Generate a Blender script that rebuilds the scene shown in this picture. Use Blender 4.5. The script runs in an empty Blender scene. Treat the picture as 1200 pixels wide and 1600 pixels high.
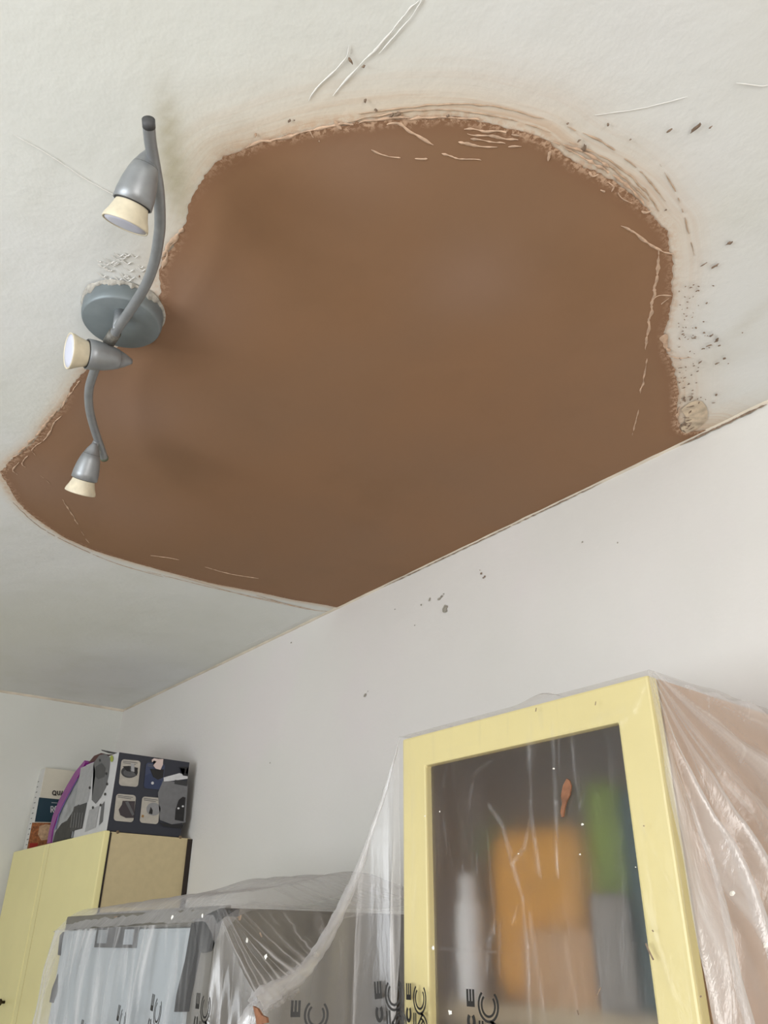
import bpy, bmesh, math, random
import numpy as np
from mathutils import Vector, Matrix, noise
from mathutils.geometry import delaunay_2d_cdt
random.seed(7); rng = np.random.default_rng(7)
S = bpy.context.scene; C = S.collection

# ------------------------------------------------------------------ camera
F = 1253.9; EYE = 1.6; CEIL = 2.4; BACK = 1.177; LEFTW = -3.057
MC = np.array([[0.63102, 0.77573, 0.00674], [-0.36478, 0.30459, -0.87985], [-0.68458, 0.55274, 0.47526]])
def _orth():
    p, r, y = math.radians(28.4025), math.radians(.43885), math.radians(-51.0553)
    f = np.array([math.sin(y)*math.cos(p), math.cos(y)*math.cos(p), math.sin(p)])
    r0 = np.array([math.cos(y), -math.sin(y), 0]); u0 = np.cross(r0, f)
    return np.array([r0*math.cos(r)+u0*math.sin(r), -(-r0*math.sin(r)+u0*math.cos(r)), f])
MC = _orth()
cam = bpy.data.cameras.new('camera'); co = bpy.data.objects.new('camera', cam); C.objects.link(co)
cam.sensor_fit = 'VERTICAL'; cam.sensor_height = 32.0; cam.lens = F/1600*32.0; cam.clip_start = .02
m = Matrix.Identity(4)
for i in range(3):
    m[i][0] = MC[0][i]; m[i][1] = -MC[1][i]; m[i][2] = -MC[2][i]
m[2][3] = EYE
co.matrix_world = m; S.camera = co

# ------------------------------------------------------------------ light, exposure
S.view_settings.view_transform = 'Standard'; S.view_settings.look = 'None'
S.view_settings.gamma = 1; S.view_settings.use_curve_mapping = False
S.view_settings.exposure = 0.34
w = bpy.data.worlds.new('World'); S.world = w; w.use_nodes = True
w.node_tree.nodes['Background'].inputs[0].default_value = (.78, .86, 1, 1)
w.node_tree.nodes['Background'].inputs[1].default_value = .6
def area(name, loc, rot, sx, sy, power, col):
    l = bpy.data.lights.new(name, 'AREA'); l.shape = 'RECTANGLE'; l.size = sx; l.size_y = sy
    l.energy = power; l.color = col
    o = bpy.data.objects.new(name, l); o.location = loc; o.rotation_euler = rot; C.objects.link(o); return o
WIN = (-1.45, -.05)      # the kitchen window in the wall opposite the cabinets (x range)
area('daylight_at_window', ((WIN[0]+WIN[1])/2, -1.74, 1.42), (math.radians(90+12), 0, 0), 1.35, 1.15, 46, (.93, .97, 1))
area('fill_at_unseen_doorway', (1.78, -.35, 1.2), (math.radians(90+8), 0, math.radians(90)), 1.0, 1.9, 32, (1, .95, .89))  # added fill from the right, set at an unseen doorway
S.cycles.max_bounces = 14; S.cycles.transparent_max_bounces = 24; S.cycles.transmission_bounces = 10; S.cycles.diffuse_bounces = 6

# ------------------------------------------------------------------ helpers
def ray(px, py): return MC.T @ np.array([(px-600)/F, (py-800)/F, 1])
def onz(px, py, z): d = ray(px, py); return Vector(d*((z-EYE)/d[2]))+Vector((0, 0, EYE))
def ony(px, py, y): d = ray(px, py); return Vector(d*(y/d[1]))+Vector((0, 0, EYE))
def onx(px, py, x): d = ray(px, py); return Vector(d*(x/d[0]))+Vector((0, 0, EYE))
def ond(px, py, t): return Vector(ray(px, py)*t)+Vector((0, 0, EYE))

def lin(c):
    return tuple((x/255/12.92 if x/255 <= .04045 else ((x/255+.055)/1.055)**2.4) for x in c)+(1,)
def mat(name, col, rough=.6, metal=0, noise_amt=.0, scale=20, bump=0, bscale=60, **kw):
    if name in bpy.data.materials: return bpy.data.materials[name]
    M = bpy.data.materials.new(name); M.use_nodes = True; nt = M.node_tree; b = nt.nodes['Principled BSDF']
    c = lin(col) if max(col) > 1.01 else tuple(col)+(1,)
    b.inputs['Base Color'].default_value = c; b.inputs['Roughness'].default_value = rough; b.inputs['Metallic'].default_value = metal
    for k, v in kw.items(): b.inputs[k].default_value = v
    tc = nt.nodes.new('ShaderNodeTexCoord')
    if noise_amt:
        n = nt.nodes.new('ShaderNodeTexNoise'); n.inputs['Scale'].default_value = scale; n.inputs['Detail'].default_value = 5
        nt.links.new(tc.outputs['Object'], n.inputs['Vector'])
        r = nt.nodes.new('ShaderNodeMapRange'); r.inputs[1].default_value = .3; r.inputs[2].default_value = .7
        r.inputs[3].default_value = 1-noise_amt; r.inputs[4].default_value = 1+noise_amt*.5
        nt.links.new(n.outputs['Fac'], r.inputs[0])
        mx = nt.nodes.new('ShaderNodeMix'); mx.data_type = 'RGBA'; mx.blend_type = 'MULTIPLY'; mx.inputs[0].default_value = 1
        mx.inputs[6].default_value = c; nt.links.new(r.outputs[0], mx.inputs[7]); nt.links.new(mx.outputs[2], b.inputs['Base Color'])
    if bump:
        n = nt.nodes.new('ShaderNodeTexNoise'); n.inputs['Scale'].default_value = bscale; n.inputs['Detail'].default_value = 4
        nt.links.new(tc.outputs['Object'], n.inputs['Vector'])
        bp = nt.nodes.new('ShaderNodeBump'); bp.inputs['Strength'].default_value = bump; bp.inputs['Distance'].default_value = .002
        nt.links.new(n.outputs['Fac'], bp.inputs['Height']); nt.links.new(bp.outputs[0], b.inputs['Normal'])
    return M

class G:   # node-graph shorthand
    def __init__(s, name):
        s.m = bpy.data.materials.new(name); s.m.use_nodes = True; s.nt = s.m.node_tree; s.b = s.nt.nodes['Principled BSDF']
        s.tc = s.nt.nodes.new('ShaderNodeTexCoord')
    def put(s, sock, v):
        if v is None: return
        if hasattr(v, 'is_linked') or isinstance(v, bpy.types.NodeSocket): s.nt.links.new(v, sock)
        else: sock.default_value = v
    def noise(s, scale, detail=4, vec=None, rough=.55, dist=0):
        n = s.nt.nodes.new('ShaderNodeTexNoise'); n.inputs['Scale'].default_value = scale; n.inputs['Detail'].default_value = detail
        n.inputs['Roughness'].default_value = rough; n.inputs['Distortion'].default_value = dist
        s.nt.links.new(vec or s.tc.outputs['Object'], n.inputs['Vector']); return n.outputs['Fac']
    def ramp(s, v, a, b, lo=0, hi=1, smooth=True):
        r = s.nt.nodes.new('ShaderNodeMapRange'); r.interpolation_type = 'SMOOTHSTEP' if smooth else 'LINEAR'
        s.put(r.inputs[0], v); s.put(r.inputs[1], a); s.put(r.inputs[2], b); s.put(r.inputs[3], lo); s.put(r.inputs[4], hi); return r.outputs[0]
    def math(s, op, a, b=None):
        n = s.nt.nodes.new('ShaderNodeMath'); n.operation = op; s.put(n.inputs[0], a)
        if b is not None: s.put(n.inputs[1], b)
        return n.outputs[0]
    def mix(s, f, a, b, mode='MIX'):
        n = s.nt.nodes.new('ShaderNodeMix'); n.data_type = 'RGBA'; n.blend_type = mode
        s.put(n.inputs[0], f); s.put(n.inputs[6], a); s.put(n.inputs[7], b); return n.outputs[2]
    def attr(s, name):
        n = s.nt.nodes.new('ShaderNodeAttribute'); n.attribute_name = name; return n.outputs['Fac']
    def comb(s, x, y, z=0.0):
        n = s.nt.nodes.new('ShaderNodeCombineXYZ'); s.put(n.inputs[0], x); s.put(n.inputs[1], y); s.put(n.inputs[2], z); return n.outputs[0]
    def bump(s, h, strength, dist=.002, normal=None):
        n = s.nt.nodes.new('ShaderNodeBump'); n.inputs['Strength'].default_value = strength; n.inputs['Distance'].default_value = dist
        s.put(n.inputs['Height'], h)
        if normal is not None: s.put(n.inputs['Normal'], normal)
        return n.outputs[0]

def link(name, me, parent=None, material=None, smooth=False):
    o = bpy.data.objects.new(name, me); C.objects.link(o)
    if parent is not None: o.parent = parent
    if material is not None: me.materials.append(material)
    if smooth: me.shade_smooth()
    return o
def obj(name, bm, material, parent=None, smooth=False, bevel=0):
    if bevel: bmesh.ops.bevel(bm, geom=[e for e in bm.edges if e.is_manifold and e.calc_face_angle(0) > .6], offset=bevel, segments=2, affect='EDGES', profile=.6)
    me = bpy.data.meshes.new(name); bm.to_mesh(me); bm.free()
    o = link(name, me, parent, material, smooth)
    return o
def thing(name, label, cat, loc=(0, 0, 0), group=None):
    o = bpy.data.objects.new(name, None); C.objects.link(o); o.location = loc; o.empty_display_size = .05
    tag(o, label, cat, group); return o
def tag(o, label=None, cat=None, group=None, kind=None):
    if label: o['label'] = label
    if cat: o['category'] = cat
    if group: o['group'] = group
    if kind: o['kind'] = kind
    return o
def off(parent):   # children are built in world coordinates and shifted to the thing's origin
    return Vector(parent.location) if parent is not None and parent.type == 'EMPTY' else Vector((0, 0, 0))
def part(name, bm, material, parent, smooth=False, bevel=0, label=None, base=None):
    o = off(base if base is not None else parent)
    bmesh.ops.translate(bm, verts=bm.verts, vec=-o)
    r = obj(name, bm, material, parent, smooth, bevel)
    if label: r['label'] = label
    return r
def box(bm, x0, x1, y0, y1, z0, z1):
    vs = [bm.verts.new(p) for p in ((x0,y0,z0),(x1,y0,z0),(x1,y1,z0),(x0,y1,z0),(x0,y0,z1),(x1,y0,z1),(x1,y1,z1),(x0,y1,z1))]
    for f in ((0,3,2,1),(4,5,6,7),(0,1,5,4),(1,2,6,5),(2,3,7,6),(3,0,4,7)): bm.faces.new([vs[i] for i in f])
    return vs
def bx(*a):
    bm = bmesh.new(); box(bm, *a); return bm
def poly_prism(pts, n, d):   # pts: 3D polygon, extruded by n*d
    bm = bmesh.new(); n = Vector(n)*d
    a = [bm.verts.new(p) for p in pts]; b = [bm.verts.new(Vector(p)+n) for p in pts]
    bm.faces.new(a); bm.faces.new(b[::-1]); k = len(a)
    for i in range(k): bm.faces.new((a[i], b[i], b[(i+1) % k], a[(i+1) % k]))
    bmesh.ops.recalc_face_normals(bm, faces=bm.faces); return bm
def cr(P, t):   # catmull-rom over list of vectors, t 0..1
    n = len(P)-1; x = min(max(t, 0), 1)*n; i = min(int(x), n-1); u = x-i
    p0 = P[max(i-1, 0)]; p1 = P[i]; p2 = P[i+1]; p3 = P[min(i+2, n)]
    return .5*((2*p1)+(p2-p0)*u+(2*p0-5*p1+4*p2-p3)*u*u+(3*p1-p0-3*p2+p3)*u**3)
def tube(pts, rad, seg=14, caps=True, bm=None):
    bm = bm or bmesh.new(); rings = []; n = len(pts)
    t0 = (pts[1]-pts[0]).normalized(); up = Vector((0, 0, 1)) if abs(t0.z) < .9 else Vector((1, 0, 0)); a = t0.cross(up).normalized()
    for i, p in enumerate(pts):
        t = (pts[min(i+1, n-1)]-pts[max(i-1, 0)]).normalized(); a = (a-t*a.dot(t)).normalized(); b = t.cross(a)
        r = rad(i/(n-1)) if callable(rad) else rad
        rings.append([bm.verts.new(p+a*math.cos(q)*r+b*math.sin(q)*r) for q in [2*math.pi*k/seg for k in range(seg)]])
    for i in range(n-1):
        for k in range(seg): bm.faces.new((rings[i][k], rings[i][(k+1) % seg], rings[i+1][(k+1) % seg], rings[i+1][k]))
    if caps: bm.faces.new(rings[0][::-1]); bm.faces.new(rings[-1])
    return bm
def lathe(base, axis, prof, seg=36, bm=None, cap0=True, cap1=True):   # prof: (distance along axis, radius)
    bm = bm or bmesh.new(); axis = Vector(axis).normalized(); base = Vector(base)
    up = Vector((0, 0, 1)) if abs(axis.z) < .9 else Vector((1, 0, 0)); a = axis.cross(up).normalized(); b = axis.cross(a)
    rings = [[bm.verts.new(base+axis*d+a*math.cos(q)*r+b*math.sin(q)*r) for q in [2*math.pi*k/seg for k in range(seg)]] for d, r in prof]
    for i in range(len(rings)-1):
        for k in range(seg): bm.faces.new((rings[i][k], rings[i][(k+1) % seg], rings[i+1][(k+1) % seg], rings[i+1][k]))
    if cap0: bm.faces.new(rings[0])
    if cap1: bm.faces.new(rings[-1])
    bmesh.ops.recalc_face_normals(bm, faces=bm.faces); return bm
def fn(x, y, z=0.0): return noise.noise(Vector((x, y, z)))

# ------------------------------------------------------------------ the repaired area, traced on the ceiling plane
OUT_PX = [(0,737),(10,757),(22,778),(40,798),(62,815),(100,840),(140,858),(180,871),(250,891),(330,912),(400,925),(460,938),(505,945),(522,948)]
OUT_PX2 = [(1105,672),(1085,675),(1066,678),(1061,657),(1057,637),(1061,620),(1058,595),(1054,570),(1041,549),(1038,522),(1044,500),(1049,466),(1052,430),(1051,403),(1046,375),(1044,357),(1028,350),
 (1018,335),(1008,322),(990,302),(967,286),(938,272),(908,260),(885,247),(860,232),(850,218),(825,210),(798,202),(771,195),(735,187),(700,184),(667,185),(625,186),(583,190),(545,194),(520,197),(483,203),(458,211),(430,219),(412,225),(396,232),
 (383,236),(354,240),(340,252),(325,268),(308,294),(300,308),(297,325),(293,346),(284,362),(278,372),(266,392),(254,408),(249,433),(252,470),(250,498),(232,515),(205,528),(178,543),(150,562),(135,577),(122,592),(108,612),(100,628),(88,645),(70,668),(55,690),(40,705),(20,718),(4,731)]
def rect2(p): v = onz(p[0], p[1], CEIL); return np.array([v.x, min(v.y, BACK)])
left_part = [rect2(p) for p in OUT_PX]; right_part = [rect2(p) for p in OUT_PX2]
left_part[-1][1] = BACK; right_part[0][1] = BACK
ctrl = left_part + right_part
def resample(P, step):
    out = [P[0]]
    for a, b in zip(P[:-1], P[1:]):
        n = max(1, int(np.linalg.norm(b-a)/step))
        out += [a+(b-a)*(k+1)/n for k in range(n)]
    return np.array(out)
def smooth_open(P, it=6):
    for _ in range(it):
        Q = P.copy(); Q[1:-1] = (P[:-2]+2*P[1:-1]+P[2:])/4; P = Q
    return P
loop_open = ctrl[len(left_part)-1+1:]+ctrl[:len(left_part)]     # from right wall point round to left wall point
base_line = smooth_open(resample(loop_open, .004), 10)
# ragged edge
tang = np.gradient(base_line, axis=0); tang /= np.linalg.norm(tang, axis=1)[:, None]
nor = np.stack([-tang[:, 1], tang[:, 0]], 1); arc = np.concatenate([[0], np.cumsum(np.linalg.norm(np.diff(base_line, axis=0), axis=1))])
def in_poly(P, Q):
    x, y = P[:, 0], P[:, 1]; ins = np.zeros(len(P), bool); n = len(Q)
    for i in range(n):
        x1, y1 = Q[i]; x2, y2 = Q[(i+1) % n]
        if y1 == y2: continue
        c = ((y1 > y) != (y2 > y)) & (x < (x2-x1)*(y-y1)/(y2-y1)+x1); ins ^= c
    return ins
L_arc = arc[-1]
rag = []
for s, p in zip(arc, base_line):
    t = s/L_arc; lower = t > .72
    amp = (.0012 if lower else .0032)*(0 if s < .004 or s > L_arc-.004 else 1)
    r = fn(s*22, 1.3)*amp*1.2+fn(s*80, 4.1)*amp+fn(s*240, 9.1)*amp*.8
    rag.append(r)
edge_line = base_line+nor*np.array(rag)[:, None]
edge_line[0] = base_line[0]; edge_line[-1] = base_line[-1]
def dist_line(P, line, idx=False):
    out = np.full(len(P), 9.); ar = np.zeros(len(P)); ln = line[::3]; la = arc[::3]
    for i in range(0, len(P), 4000):
        d = np.linalg.norm(P[i:i+4000, None]-ln[None], axis=2); k = d.argmin(1)
        out[i:i+4000] = d[np.arange(len(k)), k]; ar[i:i+4000] = la[k]
    return out, ar

# ------------------------------------------------------------------ materials of the room
def ceiling_material():
    g = G('old_white_ceiling_paint')
    d = g.attr('edge_dist'); a = g.attr('along'); hal = g.attr('halo'); mott = g.attr('grime_shadow')
    big = g.noise(1.6, 3); mid = g.noise(7, 5); fine = g.noise(55, 4)
    c = g.mix(g.ramp(big, .35, .65), (.70, .715, .68, 1), (.735, .75, .745, 1))
    c = g.mix(g.math('MULTIPLY', g.ramp(mid, .48, .72), .35), c, (.65, .665, .62, 1))
    # trowel smears that follow the edge of the new plaster
    v = g.comb(g.math('MULTIPLY', a, 3.0), g.math('MULTIPLY', d, 95.0))
    st = g.noise(1.0, 4, v, .6, .2)
    v2 = g.comb(g.math('MULTIPLY', a, 16.0), g.math('MULTIPLY', d, 420.0), 3.0)
    st2 = g.noise(1.0, 3, v2)
    edge = g.ramp(d, 0.0, .018, 1, 0)      # strong close to the edge
    f1 = g.math('MULTIPLY', g.math('POWER', hal, 1.6), g.ramp(st, .42, .66))
    c = g.mix(g.math('MULTIPLY', hal, .9), c, (.66, .53, .385, 1))
    c = g.mix(g.math('MULTIPLY', f1, .75), c, (.54, .34, .20, 1))
    fs = g.noise(110, 6, None, .7)
    c = g.mix(g.math('MULTIPLY', g.math('MULTIPLY', g.math('MULTIPLY', hal, edge), g.ramp(fs, .42, .60)), .8), c, (.56, .34, .20, 1))
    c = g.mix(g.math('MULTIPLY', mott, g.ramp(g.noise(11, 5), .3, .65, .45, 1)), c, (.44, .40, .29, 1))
    g.put(g.b.inputs['Base Color'], c); g.b.inputs['Roughness'].default_value = .75
    n1 = g.bump(g.noise(9, 5), .35, .01); n2 = g.bump(g.noise(120, 3), .12, .002, n1); n3 = g.bump(g.math('MULTIPLY', st, hal), .25, .003, n2)
    g.put(g.b.inputs['Normal'], n3); return g.m
def patch_material():
    g = G('fresh_brown_plaster')
    d = g.attr('edge_dist'); a = g.attr('along'); damp = g.attr('damp')
    c = g.mix(g.ramp(g.noise(2.3, 3), .35, .7), (.268, .145, .074, 1), (.250, .142, .078, 1))
    c = g.mix(g.math('MULTIPLY', g.ramp(g.noise(5, 4), .5, .75), .4), c, (.222, .122, .060, 1))
    c = g.mix(damp, c, (.300, .188, .132, 1))
    v = g.comb(g.math('MULTIPLY', a, 9.0), g.math('MULTIPLY', d, 130.0))
    st = g.noise(1.0, 5, v, .6, .8)
    rim = g.ramp(d, 0.0, .035, 1, 0)
    c = g.mix(g.math('MULTIPLY', rim, .6), c, (.232, .116, .060, 1))
    spk = g.noise(150, 6, None, .7); spk2 = g.noise(34, 4, None, .6)
    rim2 = g.math('MULTIPLY', g.ramp(g.math('ADD', d, g.math('MULTIPLY', spk2, -.014)), -.004, .008, 1, 0), g.attr('rough_rim'))
    c = g.mix(g.math('MULTIPLY', g.math('MULTIPLY', rim2, g.ramp(spk, .46, .56)), .8), c, (.60, .41, .28, 1))
    g.put(g.b.inputs['Base Color'], c); g.b.inputs['Roughness'].default_value = .8
    n1 = g.bump(g.noise(6, 4), .3, .01); n2 = g.bump(g.noise(160, 3), .1, .001, n1)
    g.put(g.b.inputs['Normal'], n2); return g.m
def wall_material(name, a, b, pink):
    g = G(name)
    c = g.mix(g.ramp(g.noise(1.3, 3), .35, .65), a, b)
    c = g.mix(g.math('MULTIPLY', g.ramp(g.noise(2.7, 4), .48, .68), .5), c, pink)
    g.put(g.b.inputs['Base Color'], c); g.b.inputs['Roughness'].default_value = .7
    n1 = g.bump(g.noise(8, 5), .3, .008); n2 = g.bump(g.noise(140, 3), .15, .002, n1)
    g.put(g.b.inputs['Normal'], n2); return g.m
M_ceil = ceiling_material(); M_patch = patch_material()
M_wall = wall_material('lilac_white_wall', (.655, .645, .61, 1), (.69, .67, .645, 1), (.70, .645, .655, 1))
M_wall2 = wall_material('off_white_wall', (.60, .605, .565, 1), (.64, .645, .61, 1), (.58, .59, .54, 1))
M_ridge = mat('dried_plaster_smear', (.58, .405, .285), .85, noise_amt=.35, scale=90)
M_fleck = mat('brown_plaster_fleck', (.24, .17, .12), .85, noise_amt=.4, scale=200)
M_grey_fleck = mat('bare_grey_chip', (.33, .31, .26), .85, noise_amt=.3, scale=200)
M_ply = mat('vinyl_floor', (150, 130, 105), .5, noise_amt=.2, scale=6)

# ------------------------------------------------------------------ the room shell
X1, Y0 = 1.75, -1.55
def grid_mesh(P, nu, nv, name, mtl, attrs=None, parent=None, smooth=True, uv=None):
    me = bpy.data.meshes.new(name)
    idx = np.arange(nu*nv).reshape(nv, nu)
    f = np.stack([idx[:-1, :-1], idx[:-1, 1:], idx[1:, 1:], idx[1:, :-1]], -1).reshape(-1, 4)
    me.from_pydata(P.tolist(), [], f.tolist())
    for k, v in (attrs or {}).items():
        at = me.attributes.new(k, 'FLOAT', 'POINT'); at.data.foreach_set('value', np.asarray(v, np.float32))
    return link(name, me, parent, mtl, smooth)
def sst(x, a, b):
    t = np.clip((x-a)/(b-a), 0, 1); return t*t*(3-2*t)

xs = np.arange(-3.26, X1+.03, .0135); ys = np.concatenate([np.arange(Y0, BACK-.001, .0135), [BACK]])
XX, YY = np.meshgrid(xs, ys); P2 = np.stack([XX.ravel(), YY.ravel()], 1)
dd, aa = dist_line(P2, base_line); ta = aa/L_arc
wid = np.interp(ta, [0, .06, .12, .18, .24, .30, .36, .39, .43, .50, .60, .66, .72, .80, .90, 1], [.07, .05, .035, .045, .055, .045, .05, .05, .035, .02, .014, .016, .014, .016, .018, .016])
stren = np.interp(ta, [0, .05, .1, .2, .3, .36, .40, .45, .55, .65, .75, 1], [.8, .7, .5, .75, .85, .7, .45, .6, .7, .85, .9, .9])
halo = np.exp(-(dd/wid)**1.6)*stren
def blob(px, py, rx, ry, s, ang=0):
    c = onz(px, py, CEIL); a = math.radians(ang); dx = P2[:, 0]-c.x; dy = P2[:, 1]-c.y
    u = dx*math.cos(a)+dy*math.sin(a); v = -dx*math.sin(a)+dy*math.cos(a)
    return s*np.exp(-(u/rx)**2-(v/ry)**2)
grime_shadow = blob(278, 300, .085, .014, .75, 148)+blob(262, 225, .06, .011, .6, 152)+blob(300, 260, .10, .05, .25, 150)+blob(1130, 560, .05, .03, .25)+blob(1175, 500, .05, .012, .3, -20)  # stains; the blobs beside the fitting also paint its bar's shadow
grime_shadow = grime_shadow+.45*np.exp(-((BACK-P2[:, 1])/.012)**2)*sst(-P2[:, 0], 1.5, 2.0)  # darker line along the back wall edge at the far end
outside = ~in_poly(P2, np.vstack([base_line, base_line[:1]]))
bumpz = np.array([fn(x*2.2, y*2.2)*.004+fn(x*6, y*6, 5)*.0014 for x, y in P2])*np.clip((BACK-P2[:, 1])/.1, 0, 1)*np.clip(dd/.06, 0, 1)*outside
Pc = np.stack([P2[:, 0], P2[:, 1], CEIL+.004+np.minimum(bumpz-.002, -.0005)*1.0], 1)
ceil = grid_mesh(Pc, len(xs), len(ys), 'ceiling', M_ceil, dict(edge_dist=dd, along=aa, halo=halo, grime_shadow=np.clip(grime_shadow, 0, 1)))
ceil.data.flip_normals(); tag(ceil, 'aged white painted ceiling', kind='structure')

# fresh plaster: one thin skin whose ragged rim is cut into the mesh
def skin(line, name, mtl, parent, z):
    gx = np.arange(line[:, 0].min(), line[:, 0].max(), .015); gy = np.arange(line[:, 1].min(), line[:, 1].max(), .015)
    A, B = np.meshgrid(gx, gy); Q = np.stack([A.ravel(), B.ravel()], 1)
    dq, _ = dist_line(Q, line); Q = Q[in_poly(Q, line) & (dq > .008)]
    n = len(line); allp = np.vstack([line, Q])
    r = delaunay_2d_cdt([Vector(p) for p in allp], [(i, (i+1) % n) for i in range(n)], [], 1, 1e-6)
    V = np.array([[v.x, v.y] for v in r[0]]); dv, av = dist_line(V, edge_line)
    me = bpy.data.meshes.new(name)
    zz = z+np.array([fn(x*3, y*3, 2)*.0006 for x, y in V])
    me.from_pydata([(x, y, q) for (x, y), q in zip(V, zz)], [], [tuple(f) for f in r[2]])
    tt = av/L_arc
    rr = np.interp(tt, [0, .05, .09, .12, .17, .21, .34, .37, .385, .41, .43, .455, .55, .60, .66, .69, .75, 1], [1, .9, .5, .25, .45, 1, 1, .5, .1, .1, .7, .25, .15, .8, 1, .5, .3, .2])
    damp = np.zeros(len(V))
    for px, py, rx, s in ((150, 620, .16, .5), (270, 470, .10, .6), (740, 440, .07, .45), (60, 750, .12, .5), (560, 240, .07, .30), (200, 800, .12, .3), (230, 650, .06, .3)):
        c = onz(px, py, CEIL); damp += s*np.exp(-((V[:, 0]-c.x)**2+(V[:, 1]-c.y)**2)/rx**2)
    for k, v in dict(edge_dist=dv, along=av, rough_rim=rr, damp=np.clip(damp, 0, 1)).items():
        at = me.attributes.new(k, 'FLOAT', 'POINT'); at.data.foreach_set('value', np.asarray(v, np.float32))
    me.update()
    if me.polygons[0].normal.z > 0: me.flip_normals()
    return link(name, me, parent, mtl, True)
patch = skin(edge_line, 'plaster_patch', M_patch, ceil, CEIL+.0005)
patch['label'] = 'large brown patch of fresh plaster'

def ridge(bm, pts, w, z=None, seed=0, gap=.0):   # a flattened bead of plaster on a plane; pts 3D, nrm -z or -y
    z = Vector((0, 0, -1)) if z is None else z
    L = sum((b-a).length for a, b in zip(pts[:-1], pts[1:])); n = max(6, int(L/.003)); prev = None
    for i in range(n+1):
        t = i/n; p = cr(pts, t); q = cr(pts, min(1, t+.01))-cr(pts, max(0, t-.01)); side = q.cross(z)
        if side.length < 1e-9: continue
        side.normalize(); k = fn(t*L*90, seed*3.7)+.5*fn(t*L*300, seed)
        ww = w*max(0, .75+.9*k-gap)*min(1, 6*t+.15, 6*(1-t)+.15); p = p+side*w*1.0*fn(t*L*60, 7+seed)
        h = ww*.16+.0001
        a = [bm.verts.new(p-side*ww-z*.0004), bm.verts.new(p-side*ww*.45+z*h), bm.verts.new(p+side*ww*.45+z*h), bm.verts.new(p+side*ww-z*.0004)]
        if prev and ww > w*.05:
            for j in range(3): bm.faces.new((prev[j], prev[j+1], a[j+1], a[j]))
        prev = a if ww > w*.05 else None
ZR = CEIL-.0001
bm = bmesh.new()
STRK = [([(1030,390),(1027,430),(1020,470),(1014,510),(1008,548)],.0026,.05),([(1011,560),(1006,592),(1000,615)],.0018,.15),([(998,640),(992,665),(987,682)],.0014,.2),
 ([(970,353),(990,363),(1012,380),(1035,393),(1052,398)],.0022,.0),([(604,195),(622,193),(640,206),(656,215),(678,226)],.0020,.0),([(580,234),(607,245),(628,247)],.0020,.1),
 ([(648,248),(668,248)],.0016,.1),([(690,240),(715,247),(752,251)],.0018,.25),([(484,204),(490,215),(500,222)],.0026,0),([(523,188),(528,196),(534,202)],.0024,0),
 ([(725,202),(770,205),(812,213)],.0026,.25),([(730,209),(775,215),(810,219)],.0020,.25),([(720,223),(760,230),(815,229)],.0024,.2),([(735,217),(790,224)],.0018,.3),
 ([(716,222),(735,226)],.0022,0),([(860,236),(858,244),(856,252)],.0020,.1),([(920,268),(926,276),(936,272)],.0016,.1),([(938,297),(946,300)],.0012,0),([(950,285),(960,292),(955,300)],.0014,.2),
 ([(965,300),(975,312),(988,318)],.0014,.3),([(1002,330),(1010,333),(1018,330)],.0018,.1),([(1018,470),(1030,462),(1050,463)],.0014,.1),([(1033,476),(1046,466)],.0014,.1),
 ([(1041,556),(1062,560),(1080,558)],.0012,.1),([(97,780),(110,800),(122,820)],.0020,.05),([(126,828),(134,842),(142,852)],.0014,.3),([(235,868),(258,871),(280,875)],.0014,0),([(320,886),(360,897),(404,904)],.0018,.0),
 ([(60,740),(78,756)],.0008,.1),([(30,722),(20,735),(28,742)],.0024,.2),([(44,712),(34,724),(40,730)],.0020,.2),([(66,690),(50,702),(56,712)],.0018,.3),([(80,672),(68,690)],.0018,.2),([(96,650),(84,662),(78,678)],.0018,.2),([(105,618),(96,640)],.0020,.25),([(90,640),(70,665),(48,690),(20,716)],.0034,.2),
 ([(125,595),(112,612),(98,632)],.0026,.3),([(286,356),(276,368),(262,386),(256,402)],.0040,.1),([(276,372),(262,394),(254,420)],.0034,.2),([(862,222),(900,240),(930,258),(960,276),(985,295),(1008,320)],0.0034,.3),([(880,226),(920,242),(952,262)],.0030,.2),([(1064,636),(1058,650),(1060,668)],.0024,.2),([(1040,522),(1040,540),(1046,550)],.0050,0),
 ([(412,222),(440,216),(470,210)],0.0030,.3),([(384,232),(405,222),(425,222)],0.0027,.3),([(470,208),(520,197),(560,193)],0.0027,.3),([(560,193),(600,186),(640,184)],0.0024,.3),([(630,186),(700,184),(760,189)],0.0023,.3),([(388,228),(400,215),(398,208)],.0026,.3)]
for k, (pp, wd, gp) in enumerate(STRK): ridge(bm, [onz(x, y, ZR) for x, y in pp], wd, seed=k, gap=gp)
r_ = obj('plaster_ridge', bm, M_ridge, patch, True); r_['label'] = 'pale smears of dried plaster along the rim'
# pale lump of filler by the wall
lump = [onz(x, y, CEIL+.0004) for x, y in ((1064,640),(1071,634),(1078,629),(1087,626),(1097,627),(1104,636),(1106,646),(1105,655),(1100,662),(1090,668),(1082,673),(1073,678),(1066,676),(1064,668),(1070,660),(1071,650))]
bm = bmesh.new(); cc = sum(lump, Vector())/len(lump); rings = []
for f_, dz in ((1.0, 0), (.92, .0011), (.6, .0016), (.25, .0014)):
    rings.append([bm.verts.new(cc+(p-cc)*f_+Vector((0, 0, -dz*.3))) for p in lump])
for a_, b_ in zip(rings[:-1], rings[1:]):
    for k in range(len(lump)): bm.faces.new((a_[k], a_[(k+1) % len(lump)], b_[(k+1) % len(lump)], b_[k]))
bm.faces.new(rings[-1])
o = obj('filler_lump', bm, mat('pale_filler', (.66, .54, .40), .8, noise_amt=.45, scale=45), ceil, True); o['label'] = 'pale lump of filler in the corner'

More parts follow.
